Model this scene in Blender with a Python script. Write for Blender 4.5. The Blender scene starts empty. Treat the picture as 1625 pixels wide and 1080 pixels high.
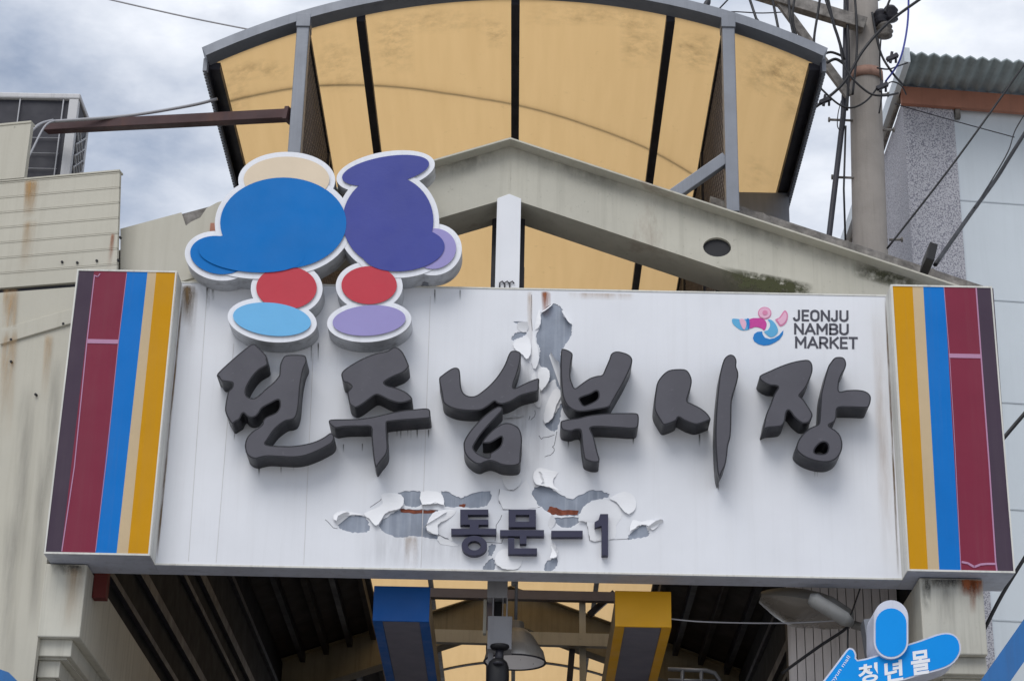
import bpy, math, random
from mathutils import Vector
from mathutils.geometry import tessellate_polygon
random.seed(7)
rad = math.radians
scene = bpy.context.scene
col = scene.collection

# ------------------------------------------------------------------ camera
F_PX, W_PX, H_PX = 3232.15, 1625.0, 1080.0
PITCH, YAW, ROLL = rad(23.6345), rad(-0.5024), rad(1.2990)
CAM = Vector((0.0, -12.5, 1.6))
fw = Vector((math.sin(YAW)*math.cos(PITCH), math.cos(YAW)*math.cos(PITCH), math.sin(PITCH)))
rt0 = Vector((math.cos(YAW), -math.sin(YAW), 0)); up0 = rt0.cross(fw)
rt = math.cos(ROLL)*rt0 + math.sin(ROLL)*up0
up = -math.sin(ROLL)*rt0 + math.cos(ROLL)*up0
cd = bpy.data.cameras.new('camera'); cam = bpy.data.objects.new('camera', cd); col.objects.link(cam)
cd.sensor_fit = 'HORIZONTAL'; cd.sensor_width = 36.0; cd.lens = 36.0*F_PX/W_PX
cd.clip_start = 0.1; cd.clip_end = 3000
from mathutils import Matrix
m3 = Matrix((rt, up, -fw)).transposed()
cam.matrix_world = Matrix.Translation(CAM) @ m3.to_4x4()
scene.camera = cam

# ------------------------------------------------------------------ world and sun
wd = bpy.data.worlds.new('World'); scene.world = wd; wd.use_nodes = True
nt = wd.node_tree; nt.nodes.clear(); N = nt.nodes.new; L = nt.links.new
SUN_EL, SUN_AZ = rad(52), rad(200)          # azimuth clockwise from +Y: behind the camera
sky = N('ShaderNodeTexSky'); sky.sky_type = 'NISHITA'; sky.sun_disc = False
sky.sun_elevation = SUN_EL; sky.sun_rotation = SUN_AZ; sky.dust_density = 2.5; sky.air_density = 1.0
tc = N('ShaderNodeTexCoord'); mp = N('ShaderNodeMapping'); mp.inputs['Scale'].default_value = (1, 1, 2.0)
mp.inputs['Location'].default_value = (3.1, 0.4, 1.7)
n1 = N('ShaderNodeTexNoise'); n1.inputs['Scale'].default_value = 4.2; n1.inputs['Detail'].default_value = 9; n1.inputs['Roughness'].default_value = 0.56
n2 = N('ShaderNodeTexNoise'); n2.inputs['Scale'].default_value = 5.0; n2.inputs['Detail'].default_value = 7; n2.inputs['Roughness'].default_value = 0.57
L(tc.outputs['Generated'], mp.inputs['Vector']); L(mp.outputs[0], n1.inputs['Vector']); L(mp.outputs[0], n2.inputs['Vector'])
rmp = N('ShaderNodeValToRGB'); rmp.color_ramp.elements[0].position = 0.36; rmp.color_ramp.elements[1].position = 0.64
rmp.color_ramp.elements[0].color = (3.1, 3.75, 5.0, 1); rmp.color_ramp.elements[1].color = (8.8, 9.1, 9.7, 1)
L(n2.outputs['Fac'], rmp.inputs['Fac'])
cov = N('ShaderNodeMapRange'); cov.inputs['From Min'].default_value = 0.33; cov.inputs['From Max'].default_value = 0.47
cov.inputs['To Min'].default_value = 0.55; cov.inputs['To Max'].default_value = 1.0
L(n1.outputs['Fac'], cov.inputs['Value'])
mx = N('ShaderNodeMix'); mx.data_type = 'RGBA'
L(cov.outputs[0], mx.inputs['Factor']); L(sky.outputs[0], mx.inputs[6]); L(rmp.outputs[0], mx.inputs[7])
bg = N('ShaderNodeBackground'); bg.inputs['Strength'].default_value = 0.085; L(mx.outputs[2], bg.inputs['Color'])
wo = N('ShaderNodeOutputWorld'); L(bg.outputs[0], wo.inputs['Surface'])
sd = bpy.data.lights.new('sun', 'SUN'); sd.energy = 1.3; sd.angle = rad(38); sd.color = (1, 0.975, 0.94)
so = bpy.data.objects.new('sun', sd); col.objects.link(so)
sdir = Vector((math.sin(SUN_AZ)*math.cos(SUN_EL), math.cos(SUN_AZ)*math.cos(SUN_EL), math.sin(SUN_EL)))
so.rotation_euler = sdir.to_track_quat('Z', 'Y').to_euler(); so.location = (0, -10, 30)
scene.view_settings.view_transform = 'Standard'; scene.view_settings.look = 'None'
scene.view_settings.exposure = 0.42; scene.view_settings.gamma = 1.0

# ------------------------------------------------------------------ helpers
def at(u, v, Y):
    """point of the plane y = Y that lies on the sight line of photograph pixel (u, v)"""
    d = (u-W_PX/2)*rt - (v-H_PX/2)*up + F_PX*fw
    return CAM + d*((Y-CAM.y)/d.y)
def atz(u, v, Z):
    d = (u-W_PX/2)*rt - (v-H_PX/2)*up + F_PX*fw
    return CAM + d*((Z-CAM.z)/d.z)
def px(pts, Y):
    out = []
    for u, v in pts:
        p = at(u, v, Y); out.append((p.x, p.z))
    return out
def zc_(pts, ox, oy, s):                       # crop coordinates to photograph pixels
    return [(ox+a/s, oy+b/s) for a, b in pts]
def smooth_loop(pts, n=3):
    out = []; k = len(pts)
    for i in range(k):
        p0, p1, p2, p3 = pts[i-1], pts[i], pts[(i+1) % k], pts[(i+2) % k]
        for j in range(n):
            t = j/n
            out.append(tuple(0.5*(2*p1[c]+(p2[c]-p0[c])*t+(2*p0[c]-5*p1[c]+4*p2[c]-p3[c])*t*t+(3*p1[c]-p0[c]-3*p2[c]+p3[c])*t**3) for c in (0, 1)))
    return out
def area2(l): return sum(l[i-1][0]*l[i][1]-l[i][0]*l[i-1][1] for i in range(len(l)))
def inset(l, d):
    s = 1 if area2(l) > 0 else -1; k = len(l); out = []
    for i in range(k):
        a, b, c = Vector(l[i-1]), Vector(l[i]), Vector(l[(i+1) % k])
        e1 = (b-a); e2 = (c-b)
        if e1.length < 1e-7 or e2.length < 1e-7: out.append(tuple(b)); continue
        e1.normalize(); e2.normalize(); n_ = Vector((-(e1.y+e2.y), e1.x+e2.x))
        if n_.length < 0.25: out.append(tuple(b)); continue
        n_.normalize(); out.append((b.x+s*d*n_.x, b.y+s*d*n_.y))
    return out
class MB:
    def __init__(s): s.v = []; s.f = []; s.m = []; s.sm = []
    def face(s, idx, m=0, sm=False): s.f.append(tuple(idx)); s.m.append(m); s.sm.append(sm)
    def quad(s, a, b, c, d, m=0):
        i = len(s.v); s.v += [Vector(a), Vector(b), Vector(c), Vector(d)]; s.face((i, i+1, i+2, i+3), m); return s
    def hexa(s, p, m=0):                        # 8 corners: bottom ring 0-3, top ring 4-7
        i = len(s.v); s.v += [Vector(q) for q in p]
        for q in ((3, 2, 1, 0), (4, 5, 6, 7), (0, 1, 5, 4), (1, 2, 6, 5), (2, 3, 7, 6), (3, 0, 4, 7)): s.face([i+k for k in q], m)
        return s
    def box(s, x0, x1, y0, y1, z0, z1, m=0):
        return s.hexa([(x0, y0, z0), (x1, y0, z0), (x1, y1, z0), (x0, y1, z0), (x0, y0, z1), (x1, y0, z1), (x1, y1, z1), (x0, y1, z1)], m)
    def bar(s, a, b, w, h, upv=(0, 0, 1), m=0):
        a = Vector(a); b = Vector(b); d = (b-a).normalized(); U = Vector(upv)
        r = d.cross(U); r = r.normalized() if r.length > 1e-5 else Vector((1, 0, 0)); U = r.cross(d)
        r *= w/2; U = U*h/2
        return s.hexa([a-r-U, a+r-U, b+r-U, b-r-U, a-r+U, a+r+U, b+r+U, b-r+U], m)
    def prism(s, loops, y0, y1, m=0, ms=None, back=True):
        """loops of (x, z) filled and extruded from y0 (front) to y1"""
        ms = m if ms is None else ms
        loops = [list(l) for l in loops]
        tris = tessellate_polygon([[Vector((x, z, 0)) for x, z in l] for l in loops])
        fl = [p for l in loops for p in l]; n = len(fl); i0 = len(s.v)
        s.v += [Vector((x, y0, z)) for x, z in fl]
        for t in tris:
            a, b, c = [fl[k] for k in t]
            if (b[0]-a[0])*(c[1]-a[1])-(b[1]-a[1])*(c[0]-a[0]) < 0: t = (t[0], t[2], t[1])
            s.face([i0+k for k in t], m)
        if y1 is None: return s
        s.v += [Vector((x, y1, z)) for x, z in fl]
        if back:
            for t in tris:
                a, b, c = [fl[k] for k in t]
                if (b[0]-a[0])*(c[1]-a[1])-(b[1]-a[1])*(c[0]-a[0]) > 0: t = (t[0], t[2], t[1])
                s.face([i0+n+k for k in t], m)
        off = 0
        for li, l in enumerate(loops):
            k = len(l); flip = (area2(l) < 0) != (li > 0)
            for j in range(k):
                a, b = i0+off+j, i0+off+(j+1) % k
                s.face((b, a, a+n, b+n) if not flip else (a, b, b+n, a+n), ms)
            off += k
        return s
    def tube(s, pts, r, n=6, m=0, caps=True):
        pts = [Vector(p) for p in pts]; rr = r if isinstance(r, (list, tuple)) else [r]*len(pts)
        rings = []; ref = None
        for i, p in enumerate(pts):
            d = (pts[min(i+1, len(pts)-1)]-pts[max(i-1, 0)]).normalized()
            if ref is None: ref = Vector((0, 0, 1)) if abs(d.z) < 0.9 else Vector((1, 0, 0))
            a = d.cross(ref); a.normalize(); b = a.cross(d); ref = b
            base = len(s.v)
            for k in range(n):
                t = 2*math.pi*k/n; s.v.append(p+rr[i]*(math.cos(t)*a+math.sin(t)*b))
            rings.append(base)
        for i in range(len(rings)-1):
            for k in range(n):
                s.face((rings[i]+k, rings[i]+(k+1) % n, rings[i+1]+(k+1) % n, rings[i+1]+k), m, True)
        if caps:
            s.face([rings[0]+k for k in range(n)][::-1], m); s.face([rings[-1]+k for k in range(n)], m)
        return s
    def lathe(s, prof, c, n=24, m=0, axis=None):
        c = Vector(c); rings = []
        for r, z in prof:
            rings.append(len(s.v))
            for k in range(n):
                t = 2*math.pi*k/n; s.v.append(c+Vector((r*math.cos(t), r*math.sin(t), z)))
        for i in range(len(rings)-1):
            for k in range(n):
                s.face((rings[i]+k, rings[i]+(k+1) % n, rings[i+1]+(k+1) % n, rings[i+1]+k), m, True)
        return s
    def grid(s, fn, nu, nv, m=0, sm=True):
        i0 = len(s.v)
        for i in range(nu+1):
            for j in range(nv+1): s.v.append(Vector(fn(i/nu, j/nv)))
        for i in range(nu):
            for j in range(nv):
                a = i0+i*(nv+1)+j; s.face((a, a+nv+1, a+nv+2, a+1), m, sm)
        return s
    def build(s, name, mats, parent=None, bevel=0):
        base = Vector((0, 0, 0)); q = parent
        while q is not None:
            base = base+q.location; q = q.parent
        me = bpy.data.meshes.new(name)
        me.from_pydata([tuple(v-base) for v in s.v], [], s.f)
        if not isinstance(mats, (list, tuple)): mats = [mats]
        for k in mats: me.materials.append(k)
        me.polygons.foreach_set('material_index', s.m); me.polygons.foreach_set('use_smooth', s.sm)
        me.update()
        o = bpy.data.objects.new(name, me); col.objects.link(o); o.parent = parent
        if bevel:
            b = o.modifiers.new('bevel', 'BEVEL'); b.width = bevel; b.segments = 2; b.limit_method = 'ANGLE'; b.angle_limit = rad(40)
        return o
def tag(o, label, cat=None, group=None, kind=None):
    if label: o['label'] = label
    if cat: o['category'] = cat
    if group: o['group'] = group
    if kind: o['kind'] = kind
    return o
def thing(name, label, cat, loc, group=None):
    o = bpy.data.objects.new(name, None); col.objects.link(o); o.location = loc; o.empty_display_size = 0.1
    return tag(o, label, cat, group)
def copy_tree(o, parent=None):
    c = o.copy(); col.objects.link(c); c.parent = parent
    for ch in [q for q in bpy.data.objects if q.parent == o]: copy_tree(ch, c)
    return c

# ------------------------------------------------------------------ materials
def lin(c):
    return tuple(((x/255)/12.92 if x/255 <= 0.04045 else ((x/255+0.055)/1.055)**2.4) for x in c)
def mat(name, rgb, k=1.0, rough=0.6, metal=0.0, var=0.12, vs=2.5, streak=0.0, dirt=(70, 62, 50), rust=0.0, rusts=3.0, bump=0.06, bs=45, spec=0.4, speck=0.0, coat=0.0):
    b = tuple(min(1, x*k) for x in lin(rgb))
    m = bpy.data.materials.new(name); m.use_nodes = True; t = m.node_tree; n = t.nodes; l = t.links
    p = n['Principled BSDF']; p.inputs['Roughness'].default_value = rough; p.inputs['Metallic'].default_value = metal
    p.inputs['Specular IOR Level'].default_value = spec; p.inputs['Coat Weight'].default_value = coat
    g = n.new('ShaderNodeNewGeometry')
    def noise(scale, detail=6, vec=None, r=0.6):
        q = n.new('ShaderNodeTexNoise'); q.inputs['Scale'].default_value = scale; q.inputs['Detail'].default_value = detail
        q.inputs['Roughness'].default_value = r; l.new(vec or g.outputs['Position'], q.inputs['Vector']); return q.outputs['Fac']
    def mix(fac, a, bcol):
        q = n.new('ShaderNodeMix'); q.data_type = 'RGBA'; l.new(fac, q.inputs['Factor'])
        if isinstance(a, tuple): q.inputs[6].default_value = (*a, 1)
        else: l.new(a, q.inputs[6])
        q.inputs[7].default_value = (*bcol, 1); return q.outputs[2]
    def rng(v, a, b2, c, d):
        q = n.new('ShaderNodeMapRange'); q.inputs[1].default_value = a; q.inputs[2].default_value = b2
        q.inputs[3].default_value = c; q.inputs[4].default_value = d; l.new(v, q.inputs[0]); return q.outputs[0]
    def scaled(sx, sy, sz):
        q = n.new('ShaderNodeMapping'); q.inputs['Scale'].default_value = (sx, sy, sz); l.new(g.outputs['Position'], q.inputs['Vector']); return q.outputs[0]
    c = mix(rng(noise(vs), 0.3, 0.7, 0, 1), tuple(x*(1-var) for x in b), tuple(min(1, x*(1+var)) for x in b))
    d = lin(dirt)
    if streak:
        c = mix(rng(noise(1.0, 7, scaled(14, 14, 0.55), 0.65), 0.5, 0.78, 0, streak), c, d)
        c = mix(rng(noise(1.0, 5, scaled(60, 60, 1.2), 0.6), 0.58, 0.75, 0, streak*0.55), c, d)
    if speck: c = mix(rng(noise(34, 3), 0.66, 0.72, 0, speck), c, d)
    if rust:
        c = mix(rng(noise(1.0, 8, scaled(rusts, rusts, rusts*0.35), 0.7), 0.60, 0.72, 0, rust), c, (0.16, 0.062, 0.026))
    l.new(c, p.inputs['Base Color'])
    if bump:
        bn = n.new('ShaderNodeBump'); bn.inputs['Strength'].default_value = bump; bn.inputs['Distance'].default_value = 0.01
        l.new(noise(bs, 4), bn.inputs['Height']); l.new(bn.outputs[0], p.inputs['Normal'])
    l.new(rng(noise(vs*2.3), 0.3, 0.7, max(0.05, rough-0.1), min(1, rough+0.12)), p.inputs['Roughness'])
    return m
M = {}
M['white_film'] = mat('white_film', (226, 228, 233), rough=0.5, var=0.04, vs=1.4, streak=0.09, dirt=(150, 144, 140), bump=0.05, bs=8)
M['flap'] = mat('flap_film', (232, 233, 236), rough=0.45, var=0.05, bump=0.03, bs=20)
M['film_edge'] = mat('film_edge', (150, 150, 156), rough=0.7, var=0.1)
M['zinc'] = mat('bare_zinc', (138, 146, 160), rough=0.5, metal=0.0, var=0.18, vs=5, streak=0.5, dirt=(196, 202, 212), bump=0.05)
M['rust'] = mat('rust', (122, 66, 48), rough=0.9, var=0.4, vs=30, bump=0.4, bs=90)
M['joint'] = mat('wall_joint', (184, 192, 198), rough=0.8, var=0.1)
M['frame_grey'] = mat('frame_grey', (176, 180, 192), rough=0.5, var=0.12, streak=0.3, rust=0.25)
M['white_trim'] = mat('white_trim', (214, 213, 206), rough=0.5, var=0.06, streak=0.35, rust=0.35, rusts=5)
M['letter_face'] = mat('letter_face', (84, 83, 90), rough=0.55, spec=0.3, var=0.08, vs=4, speck=0.1, dirt=(150, 150, 155), bump=0.02)
M['letter_side'] = mat('letter_side', (32, 32, 38), rough=0.4, var=0.15, streak=0.12, dirt=(80, 80, 86), spec=0.3)
M['navy'] = mat('navy_letter', (48, 48, 72), rough=0.5, var=0.1)
M['logo_ink'] = mat('logo_ink', (70, 70, 80), rough=0.5, var=0.15, vs=20)
for nm, c in dict(plum=(70, 57, 72), maroon=(126, 42, 64), pink=(178, 134, 164), blue=(0, 112, 194), beige=(196, 174, 140), gold=(198, 142, 0)).items():
    M[nm] = mat('print_'+nm, c, rough=0.6, var=0.07, vs=1.8, streak=0.08, dirt=(120, 112, 110), bump=0.03, bs=120, spec=0.2)
M['cream_dirty'] = mat('dirty_cream', (150, 138, 112), rough=0.7, var=0.2, streak=0.4, speck=0.3)
M['cream'] = mat('cream_paint', (186, 183, 170), rough=0.6, var=0.10, vs=1.6, streak=0.25, dirt=(104, 100, 84), rust=0.35, speck=0.25)
M['cream_wall'] = mat('cream_wall', (196, 193, 180), rough=0.7, var=0.10, vs=1.2, streak=0.5, dirt=(120, 116, 100), rust=0.12, speck=0.15)
M['clad'] = mat('cladding_paint', (188, 184, 170), rough=0.6, var=0.07, vs=0.9, streak=0.16, dirt=(124, 116, 92), rust=0.10, rusts=2.2)
M['clad_rust'] = mat('cladding_rust', (176, 146, 104), rough=0.7, var=0.25, vs=6, streak=0.5, dirt=(190, 186, 172))
M['dark_steel'] = mat('dark_steel', (46, 46, 54), rough=0.5, var=0.2, rust=0.12)
M['blue_steel'] = mat('galvanised_steel', (128, 132, 140), rough=0.45, metal=0.25, var=0.12, streak=0.35, dirt=(90, 92, 98), rust=0.12)
M['mesh'] = mat('expanded_metal', (122, 112, 106), rough=0.6, var=0.15, rust=0.2)
M['brown_steel'] = mat('brown_steel', (74, 52, 52), rough=0.6, var=0.25, rust=0.3)
M['black'] = mat('black_rubber', (26, 26, 30), rough=0.5, var=0.2)
M['grey_cable'] = mat('grey_cable', (160, 160, 164), rough=0.5, var=0.1)
M['flash'] = mat('weathered_flashing', (122, 118, 114), rough=0.75, var=0.5, vs=14, streak=0.3, bump=0.5, bs=25)
M['moss'] = mat('moss_stain', (66, 66, 44), rough=0.9, var=0.4, vs=25, bump=0.4, bs=80)
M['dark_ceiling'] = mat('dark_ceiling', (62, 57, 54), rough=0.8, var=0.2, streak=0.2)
M['conc'] = mat('pole_concrete', (150, 144, 138), rough=0.85, var=0.12, vs=3, streak=0.35, dirt=(96, 90, 84), bump=0.25, bs=70)
M['stucco'] = mat('speckled_stucco', (186, 186, 192), rough=0.9, var=0.08, vs=1.0, speck=0.0, dirt=(84, 84, 94), bump=0.6, bs=30)
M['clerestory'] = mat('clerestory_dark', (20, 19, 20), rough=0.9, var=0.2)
def speckle(m, scale, a, b, c):
    t = m.node_tree; n = t.nodes; l = t.links; p = n['Principled BSDF']; src = p.inputs['Base Color'].links[0].from_socket
    g = n.new('ShaderNodeNewGeometry'); q = n.new('ShaderNodeTexNoise'); q.inputs['Scale'].default_value = scale; q.inputs['Detail'].default_value = 2; l.new(g.outputs['Position'], q.inputs['Vector'])
    r = n.new('ShaderNodeMapRange'); r.inputs[1].default_value = a; r.inputs[2].default_value = b; r.inputs[3].default_value = 0; r.inputs[4].default_value = 0.85; l.new(q.outputs['Fac'], r.inputs[0])
    k = n.new('ShaderNodeMix'); k.data_type = 'RGBA'; l.new(r.outputs[0], k.inputs['Factor']); l.new(src, k.inputs[6]); k.inputs[7].default_value = (*lin(c), 1); l.new(k.outputs[2], p.inputs['Base Color'])
speckle(M['stucco'], 75, 0.46, 0.60, (112, 112, 124))
M['white_wall'] = mat('pale_wall', (206, 214, 220), rough=0.7, var=0.05, vs=0.8, streak=0.14, dirt=(160, 168, 172))
M['corr'] = mat('corrugated_slate', (140, 150, 152), rough=0.7, var=0.2, streak=0.2)
M['band'] = mat('rusty_band', (150, 118, 104), rough=0.8, var=0.25, vs=12, rust=0.6, rusts=9)
M['fascia'] = mat('brown_fascia', (168, 116, 96), rough=0.7, var=0.15, streak=0.2)
M['ac_white'] = mat('ac_shell', (190, 190, 192), rough=0.45, var=0.08, streak=0.3)
M['ac_dark'] = mat('ac_fins', (46, 46, 54), rough=0.6, var=0.2)
M['lamp_grey'] = mat('lamp_shell', (186, 182, 176), rough=0.4, metal=0.5, var=0.15, streak=0.3)
M['lamp_in'] = mat('lamp_enamel', (244, 242, 243), rough=0.4, var=0.06, speck=0.7, dirt=(70, 56, 54))
M['street_lamp'] = mat('street_lamp_shell', (112, 110, 106), rough=0.55, var=0.15, speck=0.3)
M['neck'] = mat('lamp_neck', (140, 140, 138), rough=0.5, var=0.12, streak=0.2)
M['lens'] = mat('street_lamp_lens', (116, 110, 102), rough=0.25, var=0.15)
M['box_blue'] = mat('box_blue', (0, 84, 160), rough=0.5, var=0.1)
M['box_yellow'] = mat('box_yellow', (226, 166, 18), rough=0.5, var=0.08)
M['box_side'] = mat('box_side_panel', (170, 152, 124), rough=0.7, var=0.2, streak=0.5, rust=0.3)
M['bracket'] = mat('bracket_paint', (150, 150, 154), rough=0.55, var=0.12, streak=0.25)
M['box_grey'] = mat('box_grey', (112, 110, 122), rough=0.6, var=0.12)
M['sky_blue'] = mat('lightbox_blue', (0, 146, 232), rough=0.5, var=0.04, spec=0.2)
M['lav'] = mat('lightbox_edge', (208, 212, 226), rough=0.4, var=0.06, streak=0.3)
M['white_print'] = mat('white_print', (238, 240, 244), rough=0.4, var=0.02)
M['siding'] = mat('siding_boards', (222, 215, 212), rough=0.7, var=0.1, streak=0.4)
M['asphalt'] = mat('asphalt', (128, 127, 126), rough=0.9, var=0.15)
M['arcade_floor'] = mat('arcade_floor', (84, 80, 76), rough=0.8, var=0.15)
M['paving'] = mat('paving', (168, 164, 158), rough=0.85, var=0.12)
M['awning'] = mat('blue_awning', (44, 106, 168), rough=0.6, var=0.12, streak=0.25)
M['red_oxide'] = mat('red_oxide', (96, 36, 32), rough=0.8, var=0.25)
M['cut_blue'] = mat('cutout_blue', (0, 112, 190), rough=0.55, var=0.05, spec=0.2)
M['cut_indigo'] = mat('cutout_indigo', (52, 62, 146), rough=0.45, var=0.06)
M['cut_red'] = mat('cutout_red', (190, 44, 62), rough=0.45, var=0.06)
M['cut_pale'] = mat('cutout_pale_blue', (104, 178, 226), rough=0.45, var=0.05)
M['cut_cream'] = mat('cutout_cream', (222, 204, 178), rough=0.45, var=0.05)
M['cut_lilac'] = mat('cutout_lilac', (150, 142, 196), rough=0.45, var=0.05)
M['cut_rim'] = mat('cutout_rim', (232, 234, 240), rough=0.45, var=0.04, streak=0.15)
M['cut_side'] = mat('cutout_side', (190, 192, 196), rough=0.45, metal=0.2, var=0.15, streak=0.6, dirt=(60, 58, 56))
M['magenta'] = mat('logo_magenta', (196, 60, 150), rough=0.5, var=0.08, vs=20)
M['logo_pink'] = mat('logo_pink', (226, 176, 200), rough=0.5, var=0.06)
M['logo_rose'] = mat('logo_rose', (214, 130, 168), rough=0.5, var=0.06)
M['logo_sky'] = mat('logo_sky', (90, 170, 214), rough=0.5, var=0.08)
M['logo_blue'] = mat('logo_blue', (0, 122, 196), rough=0.5, var=0.06)
def yellow_panel():
    m = bpy.data.materials.new('amber_polycarbonate'); m.use_nodes = True; t = m.node_tree; n = t.nodes; l = t.links
    p = n['Principled BSDF']; out = n['Material Output']
    g = n.new('ShaderNodeNewGeometry')
    a = n.new('ShaderNodeTexNoise'); a.inputs['Scale'].default_value = 1.3; a.inputs['Detail'].default_value = 5; l.new(g.outputs['Position'], a.inputs['Vector'])
    c = n.new('ShaderNodeMix'); c.data_type = 'RGBA'; l.new(a.outputs['Fac'], c.inputs['Factor'])
    c.inputs[6].default_value = (0.69, 0.45, 0.20, 1); c.inputs[7].default_value = (0.80, 0.54, 0.255, 1)
    d = n.new('ShaderNodeTexNoise'); d.inputs['Scale'].default_value = 9; d.inputs['Detail'].default_value = 9; d.inputs['Roughness'].default_value = 0.72; l.new(g.outputs['Position'], d.inputs['Vector'])
    r = n.new('ShaderNodeMapRange'); r.inputs[1].default_value = 0.62; r.inputs[2].default_value = 0.8; r.inputs[3].default_value = 0; r.inputs[4].default_value = 0.55; l.new(d.outputs['Fac'], r.inputs[0])
    mq = n.new('ShaderNodeMapping'); mq.inputs['Scale'].default_value = (9, 0.7, 9); l.new(g.outputs['Position'], mq.inputs['Vector']); l.new(mq.outputs[0], a.inputs['Vector'])
    e = n.new('ShaderNodeMix'); e.data_type = 'RGBA'; l.new(r.outputs[0], e.inputs['Factor']); l.new(c.outputs[2], e.inputs[6]); e.inputs[7].default_value = (0.34, 0.2, 0.08, 1)
    tr = n.new('ShaderNodeBsdfTranslucent'); l.new(e.outputs[2], tr.inputs['Color'])
    l.new(e.outputs[2], p.inputs['Base Color']); p.inputs['Roughness'].default_value = 0.4
    s = n.new('ShaderNodeMixShader'); s.inputs[0].default_value = 0.72
    l.new(p.outputs[0], s.inputs[1]); l.new(tr.outputs[0], s.inputs[2]); l.new(s.outputs[0], out.inputs['Surface'])
    return m
M['amber'] = yellow_panel()
def stain_mat(name, rgb, sx=20, sz=2.0, lo=0.32, hi=0.62):
    m = bpy.data.materials.new(name); m.use_nodes = True; t = m.node_tree; n = t.nodes; l = t.links
    p = n['Principled BSDF']; p.inputs['Base Color'].default_value = (*lin(rgb), 1); p.inputs['Roughness'].default_value = 0.85
    at_ = n.new('ShaderNodeAttribute'); at_.attribute_name = 'fade'
    g = n.new('ShaderNodeNewGeometry'); mp_ = n.new('ShaderNodeMapping'); mp_.inputs['Scale'].default_value = (sx, sx, sz); l.new(g.outputs['Position'], mp_.inputs['Vector'])
    q = n.new('ShaderNodeTexNoise'); q.inputs['Scale'].default_value = 1.0; q.inputs['Detail'].default_value = 8; q.inputs['Roughness'].default_value = 0.65; l.new(mp_.outputs[0], q.inputs['Vector'])
    r = n.new('ShaderNodeMapRange'); r.inputs[1].default_value = lo; r.inputs[2].default_value = hi; l.new(q.outputs['Fac'], r.inputs[0])
    k = n.new('ShaderNodeMath'); k.operation = 'MULTIPLY'; k.use_clamp = True; l.new(at_.outputs['Fac'], k.inputs[0]); l.new(r.outputs[0], k.inputs[1])
    tr = n.new('ShaderNodeBsdfTransparent'); ms = n.new('ShaderNodeMixShader'); l.new(k.outputs[0], ms.inputs[0]); l.new(tr.outputs[0], ms.inputs[1]); l.new(p.outputs[0], ms.inputs[2])
    l.new(ms.outputs[0], n['Material Output'].inputs['Surface']); return m
ST = {'rust': stain_mat('stain_rust', (150, 84, 46)), 'tan': stain_mat('stain_tan', (176, 138, 88)), 'grey': stain_mat('stain_grey', (92, 88, 88)), 'blackish': stain_mat('stain_blackish', (44, 42, 40), 14, 6, 0.36, 0.6),
      'brown': stain_mat('stain_brown', (116, 94, 66)), 'moss': stain_mat('stain_moss', (60, 62, 34), 18, 18, 0.34, 0.55), 'mould': stain_mat('stain_mould', (86, 58, 30), 9, 9, 0.40, 0.72)}
def stain(fn, key, strength, parent, prof='drip', name='stain'):
    b = MB().grid(fn, 10, 12); fd = []
    for i in range(11):
        for j in range(13):
            u, v = i/10, j/12; lat = max(0, math.sin(math.pi*u))**0.8
            fd.append(strength*lat*({'drip': (1-v)**1.1*min(1, v*14+0.15), 'blob': max(0, math.sin(math.pi*v))**0.8, 'band': 1.0*min(1, v*8, (1-v)*8)}[prof]))
    o = b.build(name, ST[key], parent)
    a = o.data.attributes.new('fade', 'FLOAT', 'POINT'); a.data.foreach_set('value', fd); return o
def pst(q, Y, key, k, par, prof='drip'):
    'stain on the plane y = Y: q = top left, top right, bottom right, bottom left'
    P = [at(u, v, Y) for u, v in q]
    return stain(lambda u, v: P[0].lerp(P[1], u).lerp(P[3].lerp(P[2], u), v), key, k, par, prof)

# ------------------------------------------------------------------ ground
tag(MB().quad((-900, -900, 0), (900, -900, 0), (900, 900, 0), (-900, 900, 0)).build('ground', M['paving']), None, kind='structure')
tag(MB().quad((-60, -9.0, 0.004), (60, -9.0, 0.004), (60, -2.5, 0.004), (-60, -2.5, 0.004)).build('road', M['asphalt']), None, kind='structure')

tag(MB().quad((-2.45, 0.3, 0.008), (2.2, 0.3, 0.008), (2.2, 27, 0.008), (-2.45, 27, 0.008)).build('arcade_floor', M['arcade_floor']), None, kind='structure')

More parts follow.
